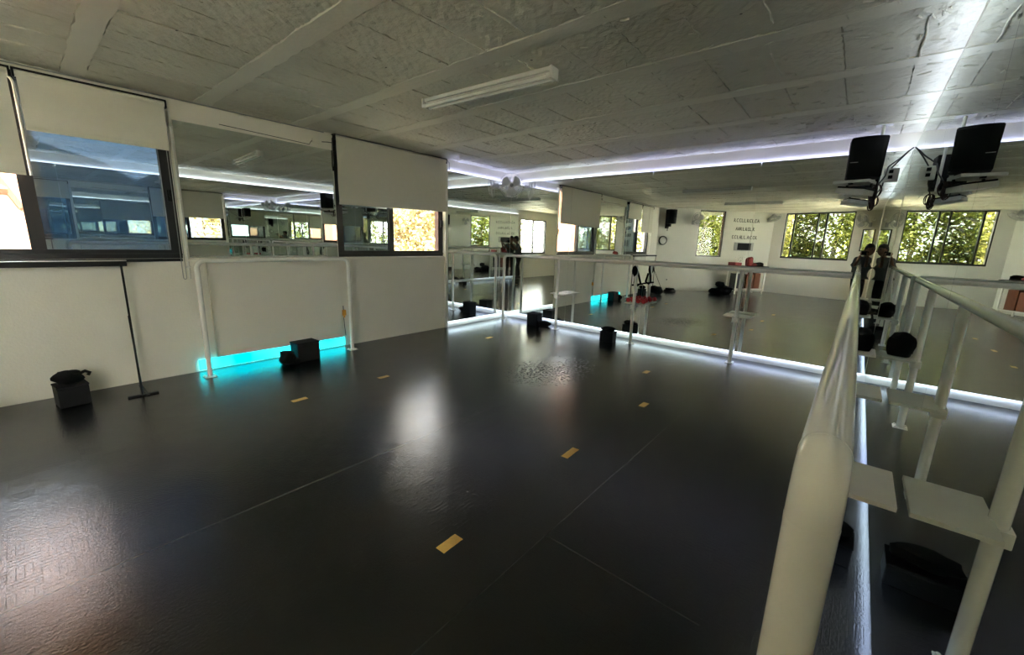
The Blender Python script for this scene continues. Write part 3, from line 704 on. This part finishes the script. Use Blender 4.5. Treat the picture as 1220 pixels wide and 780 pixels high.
pouch(4.845, -1.245, .563, 0, .075, .075, .10, 'black bag standing on the third barre shelf by the side mirrors', 7, False)
# red hand weights on the far barre shelf
def weight(cx, cy, z, rz, label):
    t = thing('hand_weight', label, 'dumbbell', (cx, cy, z), rz, 'red hand weights')
    for s in (-1, 1):
        b = BM(); add_lathe(b, [(0, s*.036), (.026, s*.038), (.031, s*.044), (.031, s*.066), (.024, s*.072), (0, s*.072)], Matrix.Translation((0, 0, .031)) @ Matrix.Rotation(PI/2, 4, 'X'), 12)
        obj('weight_head', b, M['red'], t, True)
    tube('handle', [(0, -.035, .031), (0, .035, .031)], .013, M['red'], t); return t
for k, lab in enumerate(('left of four', 'second of four', 'third of four', 'right of four')):
    weight(2.375+.07*k, -.135, .5625, .05*k, 'red hand weight on the far barre shelf, %s from the window side' % lab)
# exercise straps hung on the far barre
t = thing('exercise_strap', 'black exercise straps knotted on the far barre above the red weights', 'strap', (2.47, yb, 1.0))
b = BM()
for k in range(5):
    a = k*1.25; c = Vector((.0, -.035, -.0)); rr = .045
    add_tube(b, [c+Vector((math.cos(a)*rr*.7*math.cos(q), -.01*math.sin(a), math.sin(a)*.02+rr*math.sin(q))) for q in [i*2*PI/12 for i in range(13)]], .010, 6, False)
obj('knot', b, M['fabric'], t, True)
b = BM(); add_tube(b, [(0, .02, .09), (.0, .03, .02), (.03, .05, -.08), (.05, .07, -.17), (.02, .06, -.2), (-.03, .05, -.17), (-.01, .03, -.05)], .014, 8); add_tube(b, [(-.06, .05, -.2), (.09, .06, -.17)], .012, 8); obj('handle_loop', b, M['fabric'], t, True)

# ------------------------------------------------------------------ rear wall furnishings (seen in mirrors)
def seg_box(mx, s0, s1, y0, y1, z0, z1, name, m, parent, bev=.002):
    b = BM(); add_box(b, (s0, -y1, z0), (s1, -y0, z1), mx, bev); return obj(name, b, m, parent)
def lettering(z, s0, s1, seed, label):
    rnd = random.Random(seed); b = BM(); s = s0; h = .10
    while s < s1-.03:
        w_ = rnd.uniform(.05, .085); kind = rnd.randrange(4); r_ = .0085
        def P(u, v): return MX1 @ Vector((s+u*w_, -.006, z+v*h))
        if kind == 0: add_tube(b, [P(0, 0), P(0, 1)], r_, 5); add_tube(b, [P(0, .05), P(.8, .05)], r_, 5)
        elif kind == 1: add_tube(b, [P(.4+.4*math.cos(q), .5+.5*math.sin(q)) for q in [.6+i*.5 for i in range(11)]], r_, 5)
        elif kind == 2: add_tube(b, [P(0, 0), P(.4, 1), P(.8, 0)], r_, 5); add_tube(b, [P(.2, .4), P(.6, .4)], r_, 5)
        else: add_tube(b, [P(0, 0), P(0, 1), P(.7, .8), P(.1, .5), P(.8, 0)], r_, 5)
        s += w_+rnd.uniform(.012, .03)
    tag(obj('wall_lettering', b, M['cable']), label, 'lettering', 'painted words')
lettering(2.13, s1_of(1.60), s1_of(2.18), 11, 'top line of dark painted words on the rear wall between its windows')
lettering(1.88, s1_of(1.66), s1_of(2.12), 12, 'middle line of dark painted words on the rear wall')
lettering(1.63, s1_of(1.60), s1_of(2.14), 13, 'bottom line of dark painted words, just above the dark picture')
t = thing('picture_frame', 'small dark framed screen on the rear wall below the painted words', 'picture', (0, 0, 0))
seg_box(MX1, s1_of(1.67), s1_of(2.10), .001, .02, 1.27, 1.52, 'frame', M['greyp'], t); seg_box(MX1, s1_of(1.74), s1_of(2.04), .021, .026, 1.29, 1.50, 'screen', M['plastic'], t)
t = thing('round_wall_mirror', 'round pale disc with dark rim on the rear wall by the window wall', 'round disc', tuple(MX1 @ Vector((s1_of(.06)+.08, -.03, 1.50))), ang1+PI)
F = Matrix.Rotation(PI/2, 4, 'X')
b = BM(); add_lathe(b, [(0, .03), (.08, .028), (.105, .012), (.11, 0), (0, 0)], F, 28); obj('face', b, M['whitep'], t, True)
b = BM(); add_lathe(b, [(.108, -.02), (.13, -.02), (.135, .0), (.128, .018), (.108, .016)], F, 28); obj('rim', b, M['plastic'], t, True)
for s, z, lab in ((s1_of(.22)+.1, .33, 'small wall socket low on the rear wall near the corner'),):
    t = thing('wall_socket', lab, 'socket', (0, 0, 0)); seg_box(MX1, s-.04, s+.04, .001, .012, z-.03, z+.03, 'plate', M['whitep'], t); seg_box(MX1, s-.015, s+.015, .0125, .03, z-.012, z+.02, 'plug', M['plastic'], t)
t = thing('wall_camera', 'small white camera high on the rear wall near the side mirrors', 'camera', tuple(MX2 @ Vector((s2_of(4.86), -.03, 2.2))))
b = BM(); add_blob(b, (0, 0, 0), (.035, .035, .035), 3, 0, 2); obj('body', b, M['whitep'], t, True); b = BM(); add_lathe(b, [(0, .045), (.015, .045), (.015, .02)], F, 12); obj('lens', b, M['plastic'], t)

# desk / trolley against the diagonal wall
D0 = Vector((2.62, -8.82)); D1 = Vector((2.03, -8.02))
dd = (D0-D1).normalized(); dn = Vector((dd.y, -dd.x));  dn = dn if dn.y < 0 else -dn
DMX = Matrix(((dd.x, dn.x, 0, D1.x), (dd.y, dn.y, 0, D1.y), (0, 0, 1, 0), (0, 0, 0, 1)))
Ld = (D0-D1).length; Dd = .42
t = thing('trolley_table', 'white-framed table with dark top and lower shelf by the rear wall, seen in the mirror', 'table', (0, 0, 0))
def dbox(a, c, name, m, parent, bev=.003):
    b = BM(); add_box(b, a, c, DMX, bev); return obj(name, b, m, parent)
dbox((-.05, -.03, .78), (Ld+.08, Dd, .83), 'tabletop', M['wood'], t)
for sx in (0, Ld-.03):
    for sy in (0, Dd-.05): dbox((sx, sy, 0), (sx+.03, sy+.03, .779), 'leg', M['white'], t)
dbox((.031, .0, .14), (Ld-.031, .03, .17), 'rail', M['white'], t); dbox((.031, .0, .66), (Ld-.031, .03, .69), 'rail', M['white'], t); dbox((.031, .031, .145), (Ld-.031, Dd-.051, .165), 'shelf', M['wood'], t)
o_ = dbox((.07, .06, .166), (.36, .34, .60), 'storage_carton', M['wood'], None); tag(o_, 'dark carton on the lower table shelf, left one in the mirror', 'carton', 'cartons on the shelf')
o_ = dbox((.42, .06, .166), (.66, .34, .58), 'storage_carton', M['brown'], None); tag(o_, 'reddish-brown carton in the middle of the lower table shelf', 'carton', 'cartons on the shelf')
o_ = dbox((.69, .06, .166), (.90, .34, .62), 'storage_carton', M['brown'], None); tag(o_, 'reddish-brown carton at the far end of the lower table shelf', 'carton', 'cartons on the shelf')
o_ = dbox((-.10, .02, .60), (.19-.06, .30, .70), 'red_case', M['redd'], None)
o_.location = (0, 0, .231); tag(o_, 'flat dark red case on the near end of the rear table', 'case')
# plant
pl = thing('potted_plant', 'small leafy plant on the rear table beside the dark red cap', 'plant', tuple(DMX @ Vector((.20, .18, .83))))
b = BM(); add_lathe(b, [(0, 0), (.045, 0), (.06, .09), (.052, .09), (0, .08)], Matrix(), 16); obj('pot', b, M['brown'], pl, True)
b = BM(); rnd = random.Random(8)
for k in range(70):
    c = Vector((rnd.gauss(0, .05), rnd.gauss(0, .05), .12+abs(rnd.gauss(.06, .06)))); a = rnd.uniform(0, 6.3); s = rnd.uniform(.02, .04)
    u = Vector((math.cos(a), math.sin(a), rnd.uniform(-.4, .6)))*s; w_ = Vector((-math.sin(a), math.cos(a), .2))*s*.4
    b.faces.new([b.verts.new(c+q) for q in (Vector((0, 0, 0)), u*.5+w_, u, u*.5-w_)])
obj('foliage', b, M['glow'], pl)
t = thing('knit_cap', 'dark red cap heaped on the middle of the rear table', 'cap', tuple(DMX @ Vector((.55, .18, .831))))
b = BM(); add_blob(b, (0, 0, .11), (.13, .12, .15), 21, .2, 3, flat=0); obj('body', b, M['redd'], t, True); b = BM(); add_blob(b, (.08, -.06, .04), (.13, .10, .045), 22, .2, 2, flat=0); obj('brim', b, M['redd'], t, True)
t = thing('cloth_heap', 'black cloth heap on the far end of the rear table', 'clothes', tuple(DMX @ Vector((.86, .18, .831))))
b = BM(); add_blob(b, (0, 0, .04), (.15, .13, .07), 23, .25, 3, flat=0); obj('cloth', b, M['fabric'], t, True); b = BM(); add_blob(b, (-.1, -.05, .03), (.08, .07, .05), 24, .25, 2, flat=0); obj('fold', b, M['fabric'], t, True)
for k, (s, n_, z, r_, lab) in enumerate(((-.30, .12, 0, (.22, .18, .13), 'large black bag on the floor left of the rear table'), (-.62, .10, 0, (.17, .15, .09), 'low black bag at the end of the floor bag pile'), (-.42, .14, .20, (.14, .12, .08), 'black bag on top of the floor bag pile'))):
    p = DMX @ Vector((s, n_, z+.0)); pouch(p.x, p.y, z, .3*k, *r_, lab, 30+k)
t = thing('weight_plates', 'stack of black weight plates on the floor near the rear corner', 'weights', (.52, -6.86, 0))
b = BM(); add_lathe(b, [(0, .06), (.16, .06), (.17, .05), (.17, .01), (.16, 0), (0, 0)], Matrix(), 24); obj('plate', b, M['plastic'], t, True); b = BM(); add_lathe(b, [(0, .11), (.12, .11), (.13, .10), (.13, .062), (0, .062)], Matrix(), 24); obj('upper_plate', b, M['plastic'], t, True)
pouch(.50, -5.95, 0, .4, .13, .12, .12, 'black kit bag on the floor beside the barre stand', 41)
pouch(.30, -6.2, 0, .9, .12, .11, .11, 'black kit bag between the uprights of the barre stand', 42)

# ------------------------------------------------------------------ person holding the phone
CAM = Vector((4.7372, -5.5198, 1.3337)); yaw, pit, rol = .6942, -.2081, .0322
fw = Vector((-math.sin(yaw)*math.cos(pit), math.cos(yaw)*math.cos(pit), math.sin(pit)))
rt = Vector((math.cos(yaw), math.sin(yaw), 0)); up = rt.cross(fw)
cr_, sr_ = math.cos(rol), math.sin(rol); rt, up = cr_*rt+sr_*up, -sr_*rt+cr_*up

def skinmesh(name, chains, m, parent, sub=2):
    "chains: lists of (co, radius); first vertex of first chain is the root; a chain may start with an index into the shared list"
    verts = []; rad = []; edges = []
    for ch in chains:
        prev = None
        for it in ch:
            if isinstance(it, int): prev = it; continue
            verts.append(it[0]); rad.append(it[1]); i = len(verts)-1
            if prev is not None: edges.append((prev, i))
            prev = i
    me = bpy.data.meshes.new(name); me.from_pydata([Vector(v) for v in verts], edges, [])
    o = bpy.data.objects.new(name, me); C.objects.link(o)
    sk = o.modifiers.new('skin', 'SKIN'); sk.use_smooth_shade = True
    for i, v in enumerate(me.skin_vertices[0].data):
        r_ = rad[i]; v.radius = r_ if isinstance(r_, tuple) else (r_, r_); v.use_root = (i == 0)
    ss = o.modifiers.new('sub', 'SUBSURF'); ss.levels = sub; ss.render_levels = sub
    dg = bpy.context.evaluated_depsgraph_get(); me2 = bpy.data.meshes.new_from_object(o.evaluated_get(dg)); me2.name = name
    bpy.data.objects.remove(o); me2.materials.clear(); me2.materials.append(m)
    o2 = bpy.data.objects.new(name, me2); C.objects.link(o2); o2.parent = parent
    for p in me2.polygons: p.use_smooth = True
    return o2
def V(*a): return Vector(a)
P0 = V(4.772, -6.05, 0)
pe = thing('person', 'person in grey shirt and black trousers holding up a phone, seen in the mirrors', 'person', P0)
Fd = V(.70, .714, 0); Rd = V(.714, -.70, 0)
def L(f, r, z): return Fd*f+Rd*r+V(0, 0, z)
hips = L(-.02, 0, .80); chest = L(.03, 0, 1.12); neck = L(.07, 0, 1.25); hc = L(.105, .02, 1.39)
phc = CAM+rt*.055-up*.012-fw*.012-P0
hl = phc-rt*.082-up*.012-fw*.012; hr = phc+rt*.060-up*.020-fw*.014
shl = L(.04, -.165, 1.19); shr = L(.04, .130, 1.19)
ell = (shl+hl)/2+V(-.05, -.06, -.20); elr = (shr+hr)/2+V(-.03, -.03, -.20)
# body: torso core, neck, head, arms in one surface
body = skinmesh('body', [
    [(chest, .07), (neck, .048), (L(.09, .01, 1.32), .046)],
    [0, (shl*.9+chest*.1, .04), (shl*.5+ell*.5, .036), (ell, .031), (ell*.5+hl*.5, .028), (hl*.85+ell*.15, .020)],
    [0, (shr*.9+chest*.1, .04), (shr*.5+elr*.5, .036), (elr, .031), (elr*.5+hr*.5, .028), (hr*.85+elr*.15, .020)],
], M['skin'], pe)
# head with face features
def head():
    b = BM(); q = bmesh.ops.create_icosphere(b, subdivisions=4, radius=1)
    fx, rx = Fd, Rd
    for v in q['verts']:
        x, y, z = v.co.x, v.co.y, v.co.z     # x right, y forward, z up
        w_ = .076*(1-.18*max(0, -z)); d_ = .095; h_ = .122
        px, py, pz = x*w_, y*d_, z*h_
        if z < -.2 and y > 0: py -= .012*(-z-.2)
        if y > .6:
            py += .022*math.exp(-(x/.16)**2-((z+.12)/.2)**2)           # nose
            py -= .010*(math.exp(-((x-.38)/.18)**2-((z-.12)/.12)**2)+math.exp(-((x+.38)/.18)**2-((z-.12)/.12)**2))  # eye sockets
            py += .006*math.exp(-(x/.3)**2-((z+.48)/.07)**2)-.004*math.exp(-(x/.3)**2-((z+.42)/.03)**2)     # lips
            py += .007*math.exp(-(x/.25)**2-((z+.8)/.15)**2)           # chin
        v.co = hc+rx*px+fx*py+V(0, 0, pz)
    for s in (-1, 1):   # ears
        q = bmesh.ops.create_icosphere(b, subdivisions=2, radius=1)
        for v in q['verts']: v.co = hc+Rd*(s*.077+v.co.x*.010)+Fd*(-.005+v.co.y*.02)+V(0, 0, v.co.z*.032)
    return b
obj('head', head(), M['skin'], pe, True)
b = BM(); q = bmesh.ops.create_icosphere(b, subdivisions=4, radius=1)
for v in q['verts']:
    x, y, z = v.co
    k = 1.0 if (z > .35 or y < .15) else .86
    v.co = hc+Rd*(x*.085*k)+Fd*(y*.103*k-.006)+V(0, 0, max(z, -.35)*.135*k+.006)
obj('hair', b, M['hair'], pe, True)
# eyes and brows
b = BM()
for s in (-1, 1):
    q = bmesh.ops.create_icosphere(b, subdivisions=2, radius=.011)
    for v in q['verts']: v.co += hc+Rd*(s*.030)+Fd*.078+V(0, 0, .014)
    add_tube(b, [hc+Rd*(s*.014)+Fd*.094+V(0, 0, .034), hc+Rd*(s*.045)+Fd*.082+V(0, 0, .035)], .004, 6)
obj('eyes', b, M['hair'], pe, True)
# hands: palm plus five fingers gripping the phone edges
def hand(c, side, name):
    "c palm centre; side -1 grips the left edge, +1 the right edge of the phone"
    ch = []; ins = rt*(-side)
    wrist = c+rt*side*.022-up*.035-fw*.02
    ch.append([(wrist, .018), (c, (.026, .013)), (c+up*.02, (.024, .012))])
    for k in range(4):
        base = c+up*(.028-.016*k)+rt*side*.004
        ln = (.022, .026, .025, .019)[k]
        ch.append([1, (base+fw*.012, .0085), (base+fw*.024+ins*ln*.4, .0078), (base+fw*.022+ins*ln*1.0, .0065)])
    ch.append([1, (c-up*.01-fw*.016, .009), (c+ins*.022-fw*.022+up*.004, .008), (c+ins*.042-fw*.018+up*.010, .007)])
    return skinmesh(name, ch, M['skin'], pe)
hand(hl+fw*.004, -1, 'hand'); hand(hr+fw*.004, 1, 'hand')
# clothes
skinmesh('shirt', [
    [(L(-.01, -.01, .92), (.145, .125)), (L(.01, -.01, 1.03), (.145, .125)), (L(.035, -.01, 1.15), (.138, .112)), (L(.06, 0, 1.235), (.07, .06))],
    [0, (L(-.02, -.01, .80), (.14, .115)), (L(-.02, -.01, .72), (.135, .11))],
    [2, (shl, .062), (shl*.55+ell*.45, .052), (shl*.2+ell*.8, .046)],
    [2, (shr, .062), (shr*.55+elr*.45, .052), (shr*.2+elr*.8, .046)],
], M['shirt'], pe)
fl = L(.06, -.12, .06); fr = L(-.04, .075, .06)
skinmesh('trousers', [
    [(L(-.02, 0, .75), (.13, .11)), (L(-.02, 0, .83), (.125, .105))],
    [0, (L(-.01, -.07, .70), .085), (L(.05, -.10, .45), .062), (fl+V(0, 0, .20), .05), (fl+V(0, 0, .03), .046)],
    [0, (L(-.01, .06, .70), .085), (L(.01, .07, .45), .062), (fr+V(0, 0, .20), .05), (fr+V(0, 0, .03), .046)],
], M['trouser'], pe)
for f_ in (fl, fr):
    b = BM(); c = f_+Fd*.05; q = bmesh.ops.create_icosphere(b, subdivisions=3, radius=1)
    for v in q['verts']:
        x, y, z = v.co; v.co = c+Rd*(x*.045)+Fd*(y*.125)+V(0, 0, max(z*.05*(1 if y < .2 else .8), -.058)-.0)
    obj('shoe', b, M['shoe'], pe, True)
# the phone sits directly behind the lens
ph = thing('phone', 'dark phone held sideways by the person in the mirrors', 'phone', CAM)
PM = Matrix((( rt.x, up.x, -fw.x, 0), (rt.y, up.y, -fw.y, 0), (rt.z, up.z, -fw.z, 0), (0, 0, 0, 1)))
b = BM(); add_box(b, (-.018, -.054, .006), (.130, .020, .014), PM, .0025); obj('phone_body', b, M['plastic'], ph)
b = BM(); add_box(b, (-.014, -.050, .0142), (.126, .016, .0146), PM); obj('screen', b, M['alu'], ph)

# ------------------------------------------------------------------ outdoors
b = BM(); add_box(b, (-60, -60, -3.3), (30, 30, -3.2)); struct('ground_outside', b, M['ground'])
def hill():
    b = BM(); n = 40
    rows = []
    for i in range(n+1):
        y = -60+100*i/n; hh = 9+5*math.sin(i*.33)+2.2*math.sin(i*.9+1)+1*math.sin(i*2.1)
        rows.append([b.verts.new((-58-8*k/4, y, -3.2+hh*math.sin(PI/2*k/4))) for k in range(5)])
    for p, q in zip(rows, rows[1:]):
        for k in range(4): b.faces.new((p[k], p[k+1], q[k+1], q[k]))
    return b
struct('hills_outside', hill(), M['hill'])
# orange building beyond the sky-view window
ob = thing('orange_building', 'orange rendered building outside behind the left window pane', 'building', (-6.5, -7.65, -3.2))
box('facade_wall', (-1.5, -6, 0), (0, 2.55, 8.4), M['facade'], ob, .02)
box('parapet', (-1.6, -6.05, 8.4), (.08, 2.6, 8.6), M['facade'], ob, .02)
b = BM()
def PL(u, v): return Vector((.03, 1.62+u*.75, 4.85+v*.55))
for p, q in (((.0, 0), (.45, 1.5)), ((.45, 1.5), (.9, 0)), ((.2, .5), (.7, .5))): add_tube(b, [PL(*p), PL(*q)], .075, 4)
obj('facade_letter', b, M['facade2'], ob)

def tree(loc, h, cr, nleaf, leaf, lm, label, grp, seed, trunk=.12, cz=.62, lean=.2, squash=1.0, fork=True):
    rnd = random.Random(seed)
    t = thing('leafy_tree', label, 'tree', loc, 0, grp)
    b = BM(); top = Vector((rnd.uniform(-lean, lean)*2, rnd.uniform(-lean, lean)*2, h*.9))
    add_tube(b, [(0, 0, 0), top*.35+Vector((rnd.uniform(-.2, .2), rnd.uniform(-.2, .2), 0)), top*.7, top], [trunk, trunk*.75, trunk*.5, trunk*.2], 8)
    for k in range(6 if fork else 2):
        p = top*rnd.uniform(.3, .75); a = rnd.uniform(0, 6.3); q = p+Vector((math.cos(a), math.sin(a), rnd.uniform(.5, 1.2)))*rnd.uniform(.6, 1.2)*cr*.5
        add_tube(b, [p, (p+q)/2+Vector((0, 0, .1)), q], [trunk*.4, trunk*.28, trunk*.1], 6)
    obj('trunk', b, M['bark'], t, True)
    b = BM(); cl = [(Vector((rnd.gauss(0, cr*.5), rnd.gauss(0, cr*.5), h*cz+rnd.gauss(0, h*.24*squash))), rnd.uniform(.25, .55)*cr) for _ in range(26)]
    for k in range(nleaf):
        c, r_ = rnd.choice(cl); c = c+Vector((rnd.gauss(0, 1), rnd.gauss(0, 1), rnd.gauss(0, 1)))*r_*.5
        a = rnd.uniform(0, 6.3); s = leaf*rnd.uniform(.6, 1.4); u = Vector((math.cos(a), math.sin(a), rnd.uniform(-.9, .6))).normalized()*s
        w_ = u.cross(Vector((rnd.uniform(-1, 1), rnd.uniform(-1, 1), rnd.uniform(-.3, 1)))).normalized()*s*.32
        b.faces.new([b.verts.new(c+q) for q in (-u*.5, w_, u*.5, -w_)])
    cr_o = obj('crown', b, lm, t); return t
names_r = ['slim green tree just outside the small rear window', 'forked green tree seen through the small rear window', 'leafy green tree behind the desk end of the rear wall', 'bushy green tree left in the big rear window',
           'tall green tree in the middle of the big rear window', 'green tree at the right of the big rear window', 'green tree outside the rear right corner', 'distant green tree far beyond the rear windows', 'second distant green tree beyond the rear windows', 'distant green tree beyond the rear corner', 'far green tree low behind the small rear window', 'farther green tree behind the small rear window']
pos_r = [(-1.8, -10.2), (-.2, -11.8), (1.0, -13.2), (2.4, -13.0), (3.7, -13.2), (5.1, -12.6), (6.6, -12.2), (.5, -16.8), (4.2, -17), (-3.5, -14), (-2.2, -16.5), (-3.6, -19.5)]
for k, (x, y) in enumerate(pos_r):
    tree((x, y-.9, -3.2), 8.0 if k < 7 else 10.5, 1.5 if k < 7 else 2.4, 9500 if k < 7 else 7000, .105 if k < 7 else .2, M['leafr'], names_r[k], 'trees behind the building', 50+k, trunk=.14, cz=.62)
names_l = ['dry yellowish tree outside the window nearer the lit corner', 'pale dry bush outside the wide-blind window', 'dry yellowish tree between the two left windows outside', 'pale dry tree far beyond the wide-blind window', 'dry tree outside past the room corner', 'dry yellowish tree beyond the corner window, farther off']
pos_l = [(-4.6, .9), (-4.2, 2.6), (-5.6, -.6), (-7.2, 2.0), (-3.8, 4.3), (-6.8, 4.2)]
for k, (x, y) in enumerate(pos_l):
    tree((x, y, -3.2), 6.9, 1.6, 7500, .13, M['leafl'], names_l[k], 'dry trees outside the left windows', 80+k, trunk=.09, cz=.66)

names_s = ['sunlit leafy tree outside the side window, nearest the rear corner', 'sunlit leafy tree outside the middle of the side window', 'sunlit leafy tree outside the front end of the side window', 'sunlit leafy tree farther along outside the side window']
for k, (x, y) in enumerate([(10.5, -12.6), (10.2, -9.2), (10.8, -5.9), (12.5, -2.6)]):
    tree((x, y, -3.2), 6.7, 1.3, 3200, .14, M['leafr'], names_s[k], 'trees outside the side window', 120+k, trunk=.14, cz=.66)

# ------------------------------------------------------------------ light
w = bpy.data.worlds.new('World'); bpy.context.scene.world = w; w.use_nodes = True
nt = w.node_tree; bg = nt.nodes['Background']; tc = nt.nodes.new('ShaderNodeTexCoord'); sx = nt.nodes.new('ShaderNodeSeparateXYZ'); rp = nt.nodes.new('ShaderNodeValToRGB')
nt.links.new(tc.outputs['Generated'], sx.inputs[0]); nt.links.new(sx.outputs['Z'], rp.inputs['Fac'])
rp.color_ramp.elements[0].position = 0; rp.color_ramp.elements[0].color = (1.0, .96, .885, 1); rp.color_ramp.elements[1].position = .5; rp.color_ramp.elements[1].color = (.80, .86, 1.0, 1)
nt.links.new(rp.outputs['Color'], bg.inputs['Color']); bg.inputs['Strength'].default_value = 5.0
sun = bpy.data.lights.new('sun', 'SUN'); sun.energy = 21; sun.angle = .02; sun.color = (1, .93, .80)
so = bpy.data.objects.new('sun', sun); C.objects.link(so)
so.rotation_euler = Vector((-.70, -.12, -.70)).to_track_quat('-Z', 'Y').to_euler()

# ------------------------------------------------------------------ camera
cd = bpy.data.cameras.new('camera'); cd.sensor_width = 36; cd.sensor_fit = 'HORIZONTAL'; cd.lens = 486.27/1220*36; cd.clip_start = .01; cd.clip_end = 300
co = bpy.data.objects.new('camera', cd); C.objects.link(co)
co.matrix_world = Matrix(((rt.x, up.x, -fw.x, CAM.x), (rt.y, up.y, -fw.y, CAM.y), (rt.z, up.z, -fw.z, CAM.z), (0, 0, 0, 1)))
sc = bpy.context.scene; sc.camera = co
sc.view_settings.view_transform = 'Standard'; sc.view_settings.look = 'None'; sc.view_settings.gamma = 1; sc.view_settings.exposure = 2.85
sc.view_settings.use_curve_mapping = False
cy = sc.cycles
cy.max_bounces = 16; cy.glossy_bounces = 12; cy.diffuse_bounces = 9; cy.transparent_max_bounces = 16; cy.transmission_bounces = 6
cy.use_denoising = True; cy.sample_clamp_indirect = 6; cy.caustics_reflective = True
